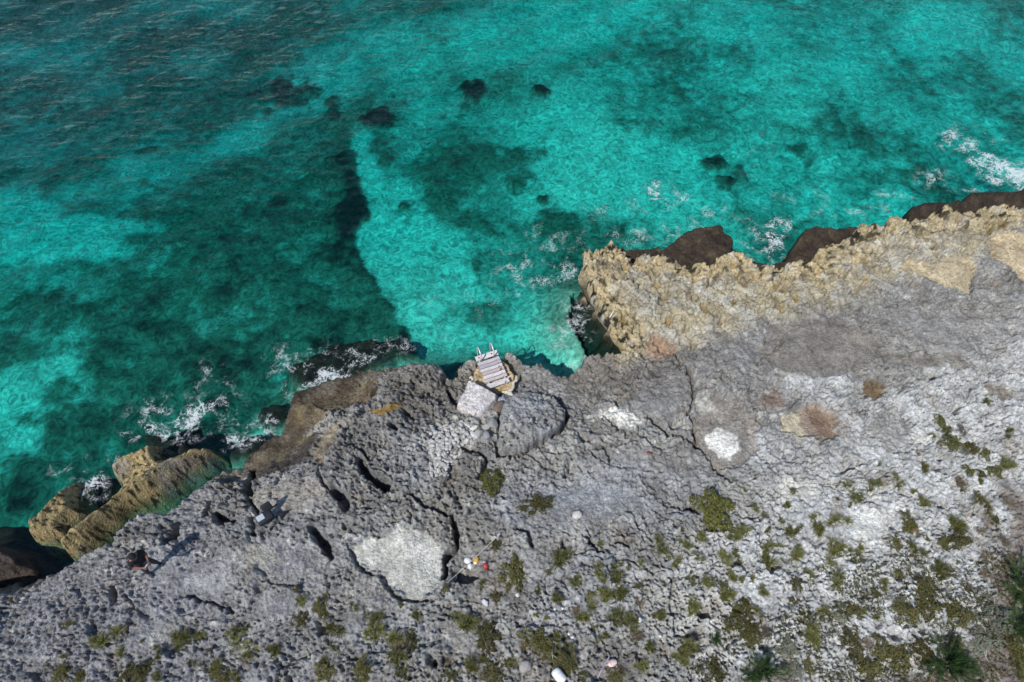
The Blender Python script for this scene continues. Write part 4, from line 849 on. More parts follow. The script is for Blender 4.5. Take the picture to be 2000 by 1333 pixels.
# ================================================================== PERSON
def skin(name, verts, edges, m, parent, sub=2, root=0):
    me = bpy.data.meshes.new(name); me.from_pydata([v[:3] for v in verts], edges, [])
    bm = bmesh.new(); bm.from_mesh(me); L = bm.verts.layers.skin.verify(); bm.verts.ensure_lookup_table()
    for i, v in enumerate(bm.verts):
        r = verts[i][3]; v[L].radius = r if isinstance(r, tuple) else (r, r); v[L].use_root = (i == root)
    bm.to_mesh(me); bm.free()
    o = bpy.data.objects.new(name, me); COL.objects.link(o)
    a = o.modifiers.new('skin', 'SKIN'); a.use_smooth_shade = True; b_ = o.modifiers.new('sub', 'SUBSURF'); b_.levels = sub; b_.render_levels = sub
    dg = bpy.context.evaluated_depsgraph_get(); ev = o.evaluated_get(dg); bk = bpy.data.meshes.new_from_object(ev)
    o.modifiers.clear(); o.data = bk; bk.materials.clear(); bk.materials.append(m); o.parent = parent
    bk.polygons.foreach_set('use_smooth', np.ones(len(bk.polygons), bool)); return o
M_SKIN = simple('tanned skin', (.20, .085, .048), .55, 0, .1, 20); M_SHIRT = simple('black cotton shirt', (.010, .010, .012), .9, 0, .3, 25, .3); M_JEANS = simple('charcoal trousers', (.028, .032, .042), .9, 0, .3, 25, .3)
M_SHOE = simple('dark shoe', (.03, .03, .035), .7); M_SOLE = simple('grey sole', (.35, .35, .36), .8); M_HAIR = simple('black hair', (.008, .007, .006), .6); M_CTRL = simple('grey controller', (.42, .45, .50), .4)
def build_person():
    f1_, f2_ = ground([(307, 1103), (301, 1122)]); base = (f1_+f2_)/2
    ring = [(base[0]+r_*math.cos(a), base[1]+r_*math.sin(a)) for a in np.arange(0, 6.2, .5) for r_ in (.08, .2, .3)]; ring = np.array(ring)
    base[2] = float(np.percentile(terrain(ring[:, 0], ring[:, 1], False), 85))
    fx, fy = .86, -.50
    t = thing('person', 'person in black shirt, cap and dark trousers standing and holding a controller', 'person', (base[0], base[1], base[2]), math.atan2(-fx, fy))
    V = []; E = []
    def add(x, y, z, r, p=None):
        V.append((x, y, z, r))
        if p is not None: E.append((p, len(V)-1))
        return len(V)-1
    pel = add(0, -.02, .94, (.12, .085)); sp1 = add(0, -.02, 1.10, (.11, .075), pel); ch = add(0, -.01, 1.30, (.13, .085), sp1); nk0 = add(0, .0, 1.42, .075, ch); nk = add(0, .03, 1.50, .055, nk0)
    jaw = add(0, .07, 1.565, (.062, .072), nk); hd = add(0, .085, 1.635, (.078, .092), jaw); tp = add(0, .07, 1.705, (.066, .075), hd)
    add(0, .19, 1.60, .014, jaw)                                      # nose
    for s in (-1, 1): add(s*.092, .075, 1.625, .016, hd)              # ears
    for s in (-1, 1):
        sh = add(s*.175, -.01, 1.395, .068, nk0); el = add(s*.255, .02, 1.125, .044, sh); wr = add(s*.125, .245, 1.075, .029, el); pm_ = add(s*.095, .305, 1.085, (.034, .022), wr)
        for k, (dx, L_) in enumerate(((.024, .070), (.008, .080), (-.008, .074), (-.022, .058))):
            a = add(s*(.095+dx), .305+.05, 1.085+.004*k, .0095, pm_); b_ = add(s*(.078+dx*.8), .305+.05+L_*.55, 1.075, .0085, a); add(s*(.055+dx*.6), .305+.03+L_*.5, 1.055, .0075, b_)
        th = add(s*.070, .30, 1.11, .011, pm_); add(s*.050, .335, 1.118, .009, th)
        hp = add(s*.095, -.01, .87, .092, pel); kn = add(s*.15, .03, .50, .058, hp); an = add(s*.19, -.03, .10, .038, kn); add(s*.20, .09, .04, (.03, .018), an)
    body = skin('body', V, E, M_SKIN, t, 2, 0)
    V = []; E = []
    p0 = add(0, -.02, .86, (.175, .14)); p1 = add(0, -.02, 1.06, (.165, .13), p0); p2 = add(0, -.01, 1.30, (.182, .135), p1); p3 = add(0, .0, 1.44, .085, p2)
    for s in (-1, 1): q = add(s*.18, -.01, 1.385, .088, p2); add(s*.248, .012, 1.165, .070, q)
    skin('shirt', V, E, M_SHIRT, t, 2, 0)
    V = []; E = []
    p0 = add(0, -.02, .95, (.155, .12))
    for s in (-1, 1):
        a = add(s*.095, -.012, .86, .108, p0); b_ = add(s*.15, .03, .50, .082, a); c_ = add(s*.188, -.025, .11, .066, b_)
    skin('trousers', V, E, M_JEANS, t, 2, 0)
    for s in (-1, 1):
        V = []; E = []; a = add(s*.188, -.07, .06, (.055, .06)); b_ = add(s*.20, .07, .055, (.06, .05), a); add(s*.212, .19, .045, (.052, .038), b_)
        so = skin('shoe', V, E, M_SHOE, t, 2, 0)
        bm = bmesh.new(); box(bm, (s*.20, .06, .008), (.095, .28, .022), Matrix.Rotation(R(-5*s), 3, 'Z'), .009); put('sole', bm_to('sole', bm), M_SOLE, so)
    bm = bmesh.new(); bmesh.ops.create_uvsphere(bm, u_segments=20, v_segments=12, radius=1)
    for v in list(bm.verts):
        if v.co.z < -.05: bm.verts.remove(v)
    bmesh.ops.transform(bm, matrix=Matrix.Translation((0, .072, 1.655)) @ Matrix.Rotation(R(-8), 4, 'X') @ Matrix.Diagonal((.102, .118, .105, 1)), verts=bm.verts)
    cap = put('cap', bm_to('cap', bm, True), M_SHIRT, t)
    bm = bmesh.new(); vs = []
    for zz in (0, .008):
        vs.append([bm.verts.new((.085*math.cos(a)*1.0, .17+.085*math.sin(a)*1.05, 1.655-.02*math.sin(a)+zz-.01*abs(math.cos(a)))) for a in np.linspace(0, math.pi, 12)])
    bm.faces.new(vs[1]); bm.faces.new(vs[0][::-1])
    for i in range(11): bm.faces.new((vs[0][i], vs[0][i+1], vs[1][i+1], vs[1][i]))
    bm.faces.new((vs[0][11], vs[0][0], vs[1][0], vs[1][11])); put('brim', bm_to('brim', bm), M_SHIRT, cap)
    bm = bmesh.new(); bmesh.ops.create_icosphere(bm, subdivisions=2, radius=1); bmesh.ops.transform(bm, matrix=Matrix.Translation((0, .025, 1.60)) @ Matrix.Diagonal((.090, .075, .085, 1)), verts=bm.verts); put('hair', bm_to('hair', bm, True), M_HAIR, t)
    for s in (-1, 1):
        bm = bmesh.new(); bmesh.ops.create_icosphere(bm, subdivisions=1, radius=.011); bmesh.ops.translate(bm, vec=(s*.032, .165, 1.632), verts=bm.verts); put('eye', bm_to('eye', bm, True), M_HAIR, t)
    bm = bmesh.new(); box(bm, (0, .158, 1.545), (.045, .012, .008), None, .002); put('mouth', bm_to('mouth', bm), simple('lips', (.25, .09, .07)), t)
    c = thing('controller', 'grey remote controller held in both hands of the person', 'controller', (base[0], base[1], base[2]), math.atan2(-fx, fy))
    bm = bmesh.new(); box(bm, (0, .335, 1.095), (.15, .085, .035), Matrix.Rotation(R(20), 3, 'X'), .012); put('body', bm_to('body', bm, True), M_CTRL, c)
    bm = bmesh.new(); box(bm, (0, .385, 1.135), (.15, .012, .08), Matrix.Rotation(R(-50), 3, 'X'), .004); put('screen', bm_to('screen', bm), simple('dark screen', (.05, .06, .08), .2), c)
    for s in (-1, 1):
        bm = bmesh.new(); tube(bm, [(s*.045, .33, 1.108), (s*.045, .328, 1.13)], .007, 8); put('stick', bm_to('stick', bm, True), M_DARK, c)
build_person()

# ================================================================== PLANTS
def leaf_mat(name, a, b, dry, tr=.25):
    m, t, bs, o = mat(name)
    oi = nd(t, 'ShaderNodeObjectInfo'); tc = nd(t, 'ShaderNodeTexCoord'); ge = nd(t, 'ShaderNodeNewGeometry')
    n = nd(t, 'ShaderNodeTexNoise', Scale=7.0, Detail=3.0); t.links.new(tc.outputs['Object'], n.inputs['Vector'])
    c = mixc(t, a, b, ge.outputs['Random Per Island'])
    c = mixc(t, c, dry, ramp(t, n.outputs[0], .44, .68, 0, .8))
    c = mixc(t, c, ramp(t, oi.outputs['Random'], 0, 1, .72, 1.25), 1.0, 'MULTIPLY')
    t.links.new(c, bs.inputs['Base Color']); bs.inputs['Roughness'].default_value = .6; bs.inputs['Specular IOR Level'].default_value = .25
    tl = nd(t, 'ShaderNodeBsdfTranslucent'); t.links.new(c, tl.inputs[0]); mx = nd(t, 'ShaderNodeMixShader', Fac=tr)
    t.links.new(bs.outputs[0], mx.inputs[1]); t.links.new(tl.outputs[0], mx.inputs[2]); t.links.new(mx.outputs[0], o.inputs['Surface']); return m
L_TUFT = leaf_mat('olive blades', (.10, .115, .025), (.21, .215, .065), (.24, .21, .12)); L_MAT = leaf_mat('olive mat leaves', (.045, .052, .012), (.165, .165, .050), (.15, .105, .045))
L_BUSH = leaf_mat('fresh bush leaves', (.045, .060, .012), (.17, .185, .045), (.12, .09, .03)); L_GREY = leaf_mat('grey green leaves', (.17, .205, .14), (.27, .30, .22), (.25, .22, .17)); L_FEA = leaf_mat('feathery green', (.030, .075, .022), (.060, .125, .035), (.08, .09, .03))
L_DRY = leaf_mat('dry brown stems', (.15, .115, .07), (.27, .23, .17), (.10, .07, .045)); M_TWIG = simple('bleached twig', (.40, .37, .33), .85, 0, .3, 30)
class PB:
    def __init__(s, seed): s.v = []; s.f = []; s.r = random.Random(seed)
    def blade(s, p, az, el, L, w, bend=.5, seg=3):
        d = Vector((math.cos(az)*math.cos(el), math.sin(az)*math.cos(el), math.sin(el))); side = Vector((-math.sin(az), math.cos(az), 0)); q = Vector(p); b = len(s.v)
        for i in range(seg):
            k = w*(1-.75*i/seg)*.5; s.v += [q-side*k, q+side*k]
            if i: s.f.append((b+2*i-2, b+2*i-1, b+2*i+1, b+2*i))
            d = (d+Vector((0, 0, -bend/seg))).normalized(); q = q+d*L/seg
        s.v.append(q); s.f.append((b+2*seg-2, b+2*seg-1, b+2*seg))
    def leaf(s, p, size):
        r = s.r; n = Vector((r.gauss(0, .55), r.gauss(0, .55), 1)).normalized(); a = n.orthogonal().normalized(); a.rotate(Matrix.Rotation(r.uniform(0, 6.28), 3, n)); c = n.cross(a); b = len(s.v); p = Vector(p)
        s.v += [p-a*size*.5, p+c*size*.28+n*size*.1, p+a*size*.5, p-c*size*.28+n*size*.1]; s.f.append((b, b+1, b+2, b+3))
    def stem(s, p, q, w):
        p = Vector(p); q = Vector(q); d = (q-p); a = d.orthogonal().normalized()*w; c = d.cross(a).normalized()*w; b = len(s.v)
        s.v += [p+a, p-a*.5+c*.87, p-a*.5-c*.87, q]; s.f += [(b, b+1, b+3), (b+1, b+2, b+3), (b+2, b, b+3)]
    def done(s, name, m):
        me = bpy.data.meshes.new(name); me.from_pydata([tuple(v) for v in s.v], [], s.f); me.materials.append(m); return me
def lobe(rnd, n=4):
    ph = [(rnd.uniform(0, 6.28), rnd.uniform(.06, .22), k) for k in (2, 3, 5, 7)]
    return lambda a: .82+sum(am*math.sin(k*a+p) for p, am, k in ph)
def m_tuft(seed, n=190):
    b = PB(seed); r = b.r; cs = [(r.gauss(0, .30), r.gauss(0, .30)) for _ in range(r.randint(3, 6))]
    for i in range(n):
        c = r.choice(cs); az = r.uniform(0, 6.28); el = R(r.uniform(18, 85)); b.blade((c[0]+r.gauss(0, .06), c[1]+r.gauss(0, .06), 0), az, el, r.uniform(.45, .85), r.uniform(.045, .075), r.uniform(.2, .9))
    return b.done('tuft_blades', L_TUFT)
def m_mat(seed, n=900, m=None, hgt=.42, size=.145):
    b = PB(seed); r = b.r; lo = lobe(r); bumps = [(r.uniform(-.7, .7), r.uniform(-.7, .7), r.uniform(.15, .4)) for _ in range(9)]
    gaps = [(r.uniform(-.8, .8), r.uniform(-.8, .8), r.uniform(.1, .22)) for _ in range(3)]
    for i in range(n):
        a = r.uniform(0, 6.28); q = math.sqrt(r.random()); rad = q*lo(a)*(1 if r.random() > .08 else 1.12); x, y = rad*math.cos(a), rad*math.sin(a)
        if any((x-gx)**2+(y-gy)**2 < gr*gr for gx, gy, gr in gaps): continue
        h = hgt*(1-q**3)*(.5+sum(math.exp(-((x-bx)**2+(y-by)**2)/(br*br)) for bx, by, br in bumps)*.6)
        b.leaf((x, y, .03+h*r.uniform(.35, 1.05)), size*r.uniform(.6, 1.2))
    if m is None or m is L_MAT:
        for i in range(110):
            a = r.uniform(0, 6.28); q = lo(a)*math.sqrt(r.uniform(.1, 1)); b.blade((q*math.cos(a), q*math.sin(a), .03), a+r.gauss(0, .6), R(r.uniform(15, 70)), r.uniform(.2, .42), .05, .6)
    return b.done('mat_leaves', m or L_MAT)
def m_dry(seed, n=130):
    b = PB(seed); r = b.r
    for i in range(n):
        p = (r.gauss(0, .22), r.gauss(0, .22), .02); az = r.uniform(0, 6.28); el = R(r.uniform(5, 60)); b.blade(p, az, el, r.uniform(.3, .7), r.uniform(.025, .045), .5)
    return b.done('dry_stems', L_DRY)
def m_fea(seed, n=1700):
    b = PB(seed); r = b.r; br = [(r.uniform(0, 6.28), R(r.uniform(15, 85)), r.uniform(.75, 1.25)) for _ in range(40)]
    for i in range(n):
        az, el, L = r.choice(br); t = r.uniform(.15, 1); p = (math.cos(az)*math.cos(el)*L*t, math.sin(az)*math.cos(el)*L*t, math.sin(el)*L*t)
        b.blade(p, az+r.gauss(0, .7), el+r.gauss(0, .35), r.uniform(.18, .34), .022, .35, 2)
    return b.done('needles', L_FEA)
def m_twigs(seed, n=9, L=.9, w=.02, m=None):
    b = PB(seed); r = b.r
    def go(p, d, L, w, k):
        q = p+d*L; b.stem(p, q, w)
        if k:
            for _ in range(r.randint(2, 3)):
                d2 = (d+Vector((r.gauss(0, .55), r.gauss(0, .55), r.gauss(.05, .25)))).normalized(); go(p+d*L*r.uniform(.35, .95), d2, L*r.uniform(.5, .7), w*.65, k-1)
    for _ in range(n):
        a = r.uniform(0, 6.28); go(Vector((r.gauss(0, .06), r.gauss(0, .06), 0)), Vector((math.cos(a), math.sin(a), r.uniform(.3, 1.1))).normalized(), L*r.uniform(.3, .5), w, 2)
    return b.done('branches', m or M_TWIG)
PROTO = {'t': [m_tuft(700+i, 190+20*i) for i in range(6)], 'm': [m_mat(720+i) for i in range(6)], 'b': [m_mat(740+i, 1300, L_BUSH, .6, .14) for i in range(3)],
         'd': [m_dry(750+i) for i in range(4)], 'f': [m_fea(760+i) for i in range(3)], 'g': [m_mat(770+i, 900, L_GREY, .55, .13) for i in range(3)]}
TW = [m_twigs(780+i) for i in range(3)]
MIXM = [m_mat(790+i, 300) for i in range(3)]
NAMES = {'t': ('grass_tuft', 'tuft'), 'm': ('mat_plant', 'ground plant'), 'b': ('leafy_bush', 'bush'), 'd': ('dry_plant', 'ground plant'), 'f': ('feathery_shrub', 'shrub'), 'g': ('grey_shrub', 'shrub')}
PL = []
def crop(ox, oy, k, rows):
    for r_ in rows: PL.append((r_[0], ox+r_[1]/k, oy+r_[2]/k, r_[3]/k, r_[4]/k))
crop(900, 900, 3.078, [('b', 190, 150, 140, 150), ('m', 455, 275, 180, 110), ('b', 1520, 300, 200, 230), ('m', 1565, 420, 70, 80), ('t', 835, 500, 50, 45), ('t', 595, 600, 115, 150), ('t', 525, 665, 50, 50), ('m', 315, 685, 140, 180), ('t', 135, 755, 60, 50), ('m', 215, 820, 80, 60), ('t', 470, 780, 60, 80), ('t', 585, 830, 80, 80), ('t', 705, 735, 105, 90), ('t', 825, 690, 90, 105), ('t', 955, 650, 80, 90), ('t', 930, 730, 140, 130), ('t', 870, 800, 110, 100), ('t', 960, 800, 110, 110), ('t', 770, 815, 80, 90), ('d', 690, 900, 90, 120), ('t', 750, 900, 100, 110), ('d', 1060, 850, 130, 100), ('m', 1070, 770, 70, 40),
 ('t', 925, 950, 130, 130), ('t', 1030, 980, 110, 110), ('t', 840, 1000, 80, 90), ('t', 840, 1085, 50, 60), ('d', 1055, 1060, 130, 110), ('m', 1060, 1070, 80, 70), ('t', 1200, 925, 70, 90), ('t', 1085, 610, 60, 50), ('t', 1205, 550, 120, 100), ('t', 1205, 470, 60, 50), ('t', 1335, 420, 60, 60), ('t', 1350, 500, 90, 110), ('t', 1450, 455, 90, 70), ('t', 1300, 620, 115, 120), ('t', 1420, 595, 60, 80), ('t', 1370, 720, 60, 50), ('t', 1385, 660, 40, 40), ('t', 1490, 740, 95, 95), ('t', 1390, 870, 95, 120), ('t', 1580, 610, 120, 95), ('t', 1645, 575, 60, 80), ('t', 1675, 430, 75, 120), ('t', 1620, 700, 70, 100), ('m', 1610, 820, 110, 100), ('m', 1700, 860, 80, 80), ('m', 1680, 970, 190, 130), ('m', 1730, 1090, 100, 90),
 ('f', 1530, 1070, 70, 90), ('t', 1810, 790, 85, 85), ('t', 1750, 710, 40, 60), ('t', 1690, 720, 40, 60), ('t', 1830, 570, 55, 150), ('t', 1830, 425, 40, 50), ('t', 1805, 305, 50, 85), ('t', 1705, 180, 34, 40), ('t', 1340, 1130, 150, 130), ('t', 1330, 1200, 130, 80), ('t', 1075, 1240, 90, 90), ('m', 1520, 1260, 170, 130), ('f', 1770, 1310, 60, 50), ('d', 930, 1270, 160, 140), ('m', 930, 1290, 100, 80), ('t', 735, 1315, 80, 60), ('m', 630, 1200, 150, 120), ('m', 450, 1080, 180, 110), ('m', 610, 1090, 100, 90), ('m', 530, 1150, 90, 90), ('m', 160, 1060, 130, 155), ('t', 45, 970, 115, 175), ('t', 290, 1215, 105, 115), ('d', 170, 1290, 160, 120), ('m', 190, 1280, 150, 110), ('t', 60, 1240, 120, 110), ('t', 450, 925, 40, 40), ('t', 520, 945, 40, 34), ('m', 1130, 1130, 110, 60), ('m', 200, 505, 75, 60), ('d', 380, 1100, 120, 90), ('m', 130, 1200, 90, 60)])
crop(400, 950, 3.333, [('m', 590, 670, 50, 40), ('m', 625, 745, 85, 75), ('m', 755, 780, 95, 115), ('m', 625, 875, 105, 95), ('m', 965, 785, 55, 50), ('m', 1275, 770, 35, 35), ('t', 1375, 850, 75, 85), ('t', 1115, 860, 120, 110), ('t', 1095, 960, 165, 140), ('t', 830, 940, 170, 130), ('t', 885, 1030, 115, 105), ('t', 1240, 980, 150, 110), ('d', 1260, 1040, 130, 110), ('m', 1350, 1020, 90, 130), ('m', 1240, 1110, 130, 130), ('t', 190, 930, 115, 80), ('t', 265, 1000, 155, 140), ('t', 285, 1100, 75, 85), ('t', 455, 1065, 105, 105), ('t', 85, 1160, 115, 95), ('m', 120, 1230, 150, 90), ('m', 220, 1245, 100, 80), ('m', 790, 1210, 145, 115), ('m', 1030, 1200, 110, 145), ('t', 1300, 1240, 125, 95), ('m', 530, 1255, 60, 44), ('d', 1600, 1180, 190, 180), ('m', 1590, 1230, 100, 80), ('m', 1565, 665, 45, 60), ('t', 40, 1075, 34, 34), ('t', 770, 1140, 70, 60), ('m', 1720, 1150, 80, 70)])
crop(0, 800, 2.502, [('m', 65, 935, 42, 28), ('m', 330, 1050, 55, 34), ('m', 530, 1095, 95, 115), ('t', 590, 1190, 66, 62), ('m', 312, 1210, 34, 40), ('t', 880, 1115, 105, 100), ('t', 960, 1115, 85, 72), ('m', 780, 1210, 62, 54), ('t', 965, 1240, 62, 62), ('m', 650, 1290, 160, 84), ('m', 300, 1290, 95, 80), ('m', 390, 1310, 60, 54), ('t', 770, 1300, 60, 54), ('t', 240, 1245, 34, 34), ('m', 700, 1310, 80, 50), ('t', 695, 1130, 30, 30), ('t', 775, 1165, 34, 34)])
crop(1500, 680, 3.602, [('m', 1530, 395, 74, 55), ('b', 1200, 510, 75, 115), ('b', 1265, 590, 85, 75), ('b', 1290, 670, 140, 115), ('t', 1160, 615, 62, 54), ('d', 1370, 580, 90, 130), ('m', 1430, 700, 105, 95), ('d', 1440, 700, 120, 100), ('b', 1520, 740, 95, 95), ('b', 1420, 850, 145, 95), ('b', 1490, 900, 95, 125), ('b', 1590, 870, 105, 95), ('m', 1690, 830, 135, 95), ('d', 1350, 950, 135, 135), ('t', 1340, 940, 130, 130), ('t', 1695, 615, 85, 64), ('t', 785, 820, 54, 84), ('t', 1085, 850, 84, 94), ('t', 1045, 745, 34, 40), ('t', 890, 905, 64, 64), ('t', 920, 980, 104, 94), ('t', 745, 990, 124, 84), ('t', 1025, 1010, 64, 54), ('t', 1080, 1100, 84, 114), ('t', 560, 990, 134, 84), ('t', 630, 1050, 114, 94), ('t', 580, 1095, 54, 54), ('t', 515, 945, 44, 54), ('t', 490, 1065, 44, 44), ('m', 175, 1005, 54, 40), ('t', 135, 1105, 54, 64), ('t', 340, 1180, 64, 84), ('t', 460, 1205, 150, 104), ('m', 985, 1230, 105, 135), ('t', 90, 1230, 44, 64), ('m', 1320, 1240, 135, 150), ('m', 1480, 1060, 50, 100), ('m', 1540, 1140, 80, 150), ('m', 1600, 1220, 64, 74), ('d', 1690, 1080, 140, 100), ('d', 1500, 1280, 130, 90)])
crop(1400, 980, 3.333, [('t', 140, 190, 84, 114), ('t', 480, 205, 74, 104), ('t', 530, 180, 54, 94), ('t', 340, 280, 104, 84), ('m', 375, 380, 134, 150), ('t', 530, 350, 114, 124), ('t', 660, 170, 144, 84), ('t', 790, 310, 164, 124), ('t', 890, 390, 144, 124), ('t', 940, 300, 84, 84), ('t', 715, 480, 154, 134), ('m', 605, 500, 94, 134), ('m', 515, 540, 74, 84), ('d', 440, 560, 84, 94), ('m', 1260, 170, 94, 94), ('m', 1170, 260, 94, 104), ('m', 1270, 330, 114, 84), ('m', 1360, 250, 64, 114), ('t', 1560, 180, 124, 134), ('m', 1530, 270, 200, 104), ('m', 1440, 290, 74, 74), ('m', 1080, 530, 114, 94), ('m', 1030, 590, 54, 54), ('m', 1200, 460, 64, 64), ('m', 955, 610, 44, 34), ('t', 1450, 470, 154, 134), ('m', 1340, 560, 174, 134), ('d', 1750, 370, 154, 124), ('d', 1730, 480, 134, 114), ('m', 700, 720, 114, 134), ('m', 580, 750, 94, 134), ('m', 620, 890, 114, 170), ('m', 600, 1060, 60, 120), ('m', 860, 720, 174, 84), ('m', 1060, 750, 84, 84), ('m', 1230, 720, 164, 134), ('m', 1370, 690, 144, 144), ('m', 1560, 740, 164, 154),
 ('m', 870, 900, 134, 134), ('d', 1000, 930, 190, 150), ('m', 1080, 960, 160, 130), ('m', 1000, 1080, 190, 130), ('m', 1190, 1020, 154, 134), ('f', 1490, 1050, 310, 280), ('m', 1330, 950, 164, 124), ('m', 1520, 930, 130, 100), ('g', 1760, 780, 250, 220), ('g', 1740, 930, 180, 130), ('f', 1970, 570, 250, 340), ('f', 1960, 830, 230, 200), ('m', 1950, 960, 130, 140), ('m', 1950, 1080, 130, 130), ('m', 60, 600, 84, 124), ('f', 300, 1120, 290, 200), ('g', 450, 960, 130, 130), ('g', 480, 1100, 130, 110), ('d', 530, 990, 110, 110), ('d', 1880, 260, 90, 130), ('d', 1900, 380, 80, 90), ('m', 120, 720, 110, 90), ('m', 210, 830, 130, 110), ('d', 320, 860, 110, 120), ('d', 1850, 1120, 120, 90), ('d', 1660, 1120, 140, 90), ('t', 1790, 160, 80, 70), ('g', 800, 760, 70, 60), ('d', 1620, 560, 120, 90), ('t', 1330, 1040, 110, 90), ('m', 500, 640, 60, 50), ('m', 250, 700, 90, 70)])
KLAB = {'t': 'spiky olive grass tuft', 'm': 'low olive-brown mat plant', 'b': 'leafy green bush', 'd': 'dry brown stemmy plant', 'f': 'feathery dark green shrub', 'g': 'grey-green shrub'}
def where(x, y):
    if math.hypot(x-915, y-1100) < 75: return 'beside the rope with floats'
    if 1820 < x < 2000 and 850 < y < 965: return 'in the green strip along the rock hollow'
    if 1890 < x and 960 < y < 1090: return 'along the soil-filled crack'
    if x < 420: return 'on dark pitted rock below the person'
    if 420 <= x < 900 and y < 1215: return 'just below the pale smooth basin'
    if x < 900: return 'on grey rock well below the pale basin'
    if x < 1040 and y < 1000: return 'in a hollow below the cracked rock plate'
    if x < 1150: return 'on blue-grey rock around the plastic scraps'
    if x < 1420 and y < 1130: return 'on blue-grey rock uphill of the round cream stone'
    if x < 1420: return 'near the pinkish float'
    if y < 1080: return 'on whitish pitted rock above the white crust field'
    if y < 1190: return 'on whitish rock below the white crust field'
    return 'in the dense scrub on brown soil'
PL = [(('t' if (k == 'm' and j % 5 in (1, 3) and w < 42) else k), x, y, w, h) for j, (k, x, y, w, h) in enumerate(PL)]
rnd = random.Random(3)
gp = ground([(p[1], p[2]) for p in PL])
_ring = [terrain(gp[:, 0]+.16*math.cos(a), gp[:, 1]+.16*math.sin(a), False) for a in np.arange(0, 6.2, 1.05)]
gp[:, 2] = .5*gp[:, 2]+.5*np.maximum.reduce(_ring+[gp[:, 2]])
UNIQ = {}
for i, (k, x, y, w, h) in enumerate(PL):
    if h < 1: continue
    s = mpp(x, y)*.5; me = PROTO[k][i % len(PROTO[k])]
    wx_, wy_ = w*s*1.22, h*s*1.30
    hgt = (wx_+wy_)*.5*{'t': 1.0, 'm': .95, 'b': .9, 'd': .7, 'f': .95, 'g': .9}[k]
    size = 'large' if max(w, h) > 44 else 'medium' if max(w, h) > 27 else 'small'; big = size == 'large'
    form = 'wide ' if w > 1.3*h else 'long ' if h > 1.3*w else ''
    nb = sorted((math.hypot(x-q[1], y-q[2])-(w+h+q[3]+q[4])*.22, q[0]) for j, q in enumerate(PL) if j != i)[0]
    tail = ' standing clear of others' if nb[0] > 16 else ' next to a '+{'t': 'grass tuft', 'm': 'mat plant', 'b': 'green bush', 'd': 'dry plant', 'f': 'feathery shrub', 'g': 'grey shrub'}[nb[1]] if nb[0] < 5 else ''
    lab = size+' '+form+KLAB[k]+tail+' '+where(x, y); grp = {'t': 'grass tufts', 'm': 'mat plants', 'b': 'green bushes', 'd': 'dry plants', 'f': 'feathery shrubs', 'g': 'grey shrubs'}[k]+' '+where(x, y)
    if len(lab.split()) > 16: lab = size+' '+form+KLAB[k]+' '+where(x, y)
    lab = {(1847, 1295): 'large feathery dark green shrub below the grey shrub, brown soil round it', (1991, 1151): 'tall feathery dark green shrub beside the thick bleached root', (1988, 1229): 'feathery green shrub pressed against the side of the grey shrub', (1490, 1316): 'large feathery green shrub beside a pale stemmy plant, apart from other shrubs'}.get((round(x), round(y)), lab)
    nm, cat = NAMES[k]; loc = (gp[i][0], gp[i][1], gp[i][2]-.02); rz = rnd.uniform(-.5, .5)+(0 if k != 't' else rnd.uniform(0, 6.28))
    if k in 'fg' or (k == 'd' and big):
        t = thing(nm, lab, cat, loc, rz, grp); t.scale = (wx_, wy_, hgt)
        put({'f': 'needles', 'g': 'leaves', 'd': 'stems'}[k], me, None, t); put('branches', TW[i % 3], None, t)
    else:
        o = put(nm, me, None, None, loc); o.rotation_euler = (0, 0, rz); o.scale = (wx_, wy_, hgt) if k != 't' or True else 0
        tag(o, lab, cat, grp)
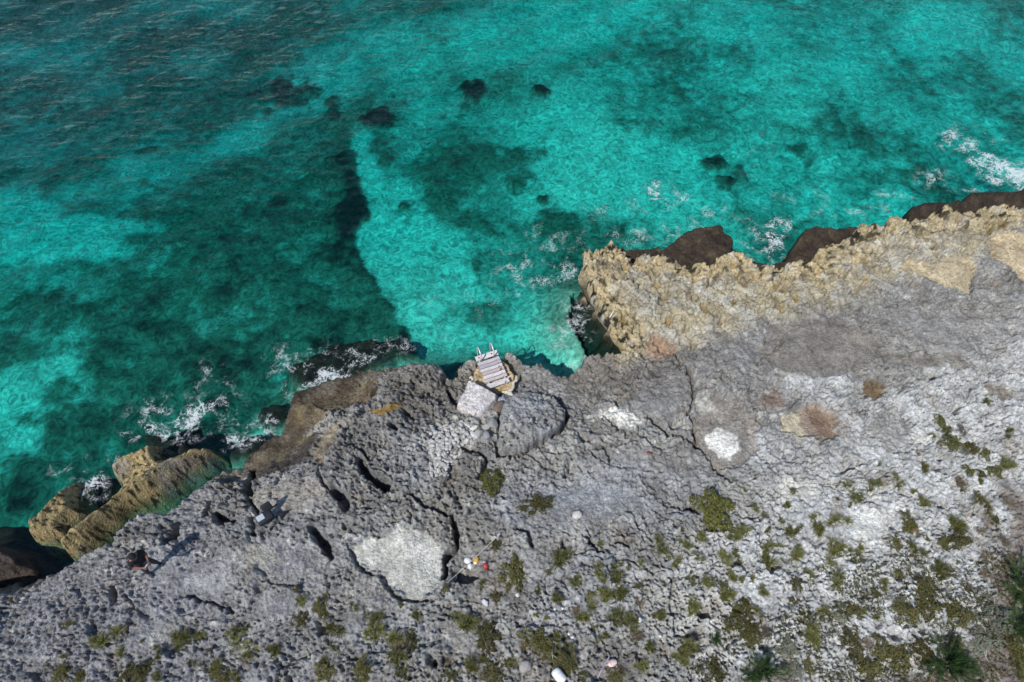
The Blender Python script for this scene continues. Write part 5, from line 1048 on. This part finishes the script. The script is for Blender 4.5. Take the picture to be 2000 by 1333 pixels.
# bleached dead branches
for i, (pp, r0) in enumerate([([(1634, 1214), (1650, 1230), (1664, 1246), (1675, 1258)], .022), ([(1460, 1192), (1468, 1184), (1480, 1188)], .02), ([(1925, 1172), (1935, 1166), (1950, 1168), (1962, 1172)], .025), ([(1640, 1275), (1648, 1262), (1645, 1290)], .018), ([(1700, 1290), (1735, 1300), (1770, 1318)], .018), ([(1958, 1190), (1962, 1210), (1950, 1228)], .02), ([(1080, 1262), (1078, 1280), (1082, 1302)], .016), ([(1925, 1265), (1921, 1285), (1930, 1295)], .02)]):
    p = ground(pp); bm = bmesh.new(); n = len(p); tube(bm, [(q[0], q[1], q[2]+.07+.04*math.sin(j*2.1)) for j, q in enumerate(p)], [r0*(1-.6*j/(n-1)) for j in range(n)], 6)
    a = p[1]; tube(bm, [(a[0], a[1], a[2]+.09), (a[0]+.2*math.cos(i*2), a[1]+.2*math.sin(i*2), a[2]+.12), (a[0]+.36*math.cos(i*2+.3), a[1]+.36*math.sin(i*2+.3), a[2]+.10)], [r0*.6, r0*.5, r0*.2], 5)
    labs = ['long straight bleached branch across the dense scrub', 'short curved bleached branch above a large mat plant', 'thick bleached root beside the dark feathery shrub', 'forked bleached branch on pale rock in the scrub', 'thin bleached branch leaning out of the scrub towards the feathery shrub', 'bleached branch curling round the top of the grey shrub', 'thin dead branch above the big white float', 'bleached twig at the foot of the grey shrub']
    tag(put('dead_branch', bm_to('dead_branch', bm, True), M_TWIG), labs[i], 'branch')

# creeping scrub between the plants, too fine to count
def build_cover():
    r = random.Random(8); P = GP([(1400, 1150), (1600, 1110), (1760, 1080), (1900, 1090), (2060, 1020), (2060, 1400), (1380, 1400), (1380, 1250)])
    n = 24000; x = np.array([r.uniform(P[:, 0].min(), P[:, 0].max()) for _ in range(n)]); y = np.array([r.uniform(P[:, 1].min(), P[:, 1].max()) for _ in range(n)])
    edge = sdf(x, y, P); dens = sst(.02, .30, fbm(x*.75, y*.75, 5, 606)+.04*np.clip(edge, 0, 4)+.30*sst(6, 12, x)*sst(8.5, 4.5, y)-.10)
    k = (edge > 0) & (np.array([r.random() for _ in range(n)]) < dens); x, y = x[k], y[k]; z = terrain(x, y, False); b = PB(9)
    for i in range(len(x)):
        if r.random() < .62: b.leaf((x[i], y[i], z[i]+r.uniform(.03, .10)), r.uniform(.05, .10))
        else: b.blade((x[i], y[i], z[i]), r.uniform(0, 6.28), R(r.uniform(10, 70)), r.uniform(.12, .28), .022, .6, 2)
    o = put('creeping_scrub', b.done('creeping_scrub', L_MAT)); stuff(o, 'fine olive creeping scrub spread thinly over pale rock and soil', 'scrub')
build_cover()
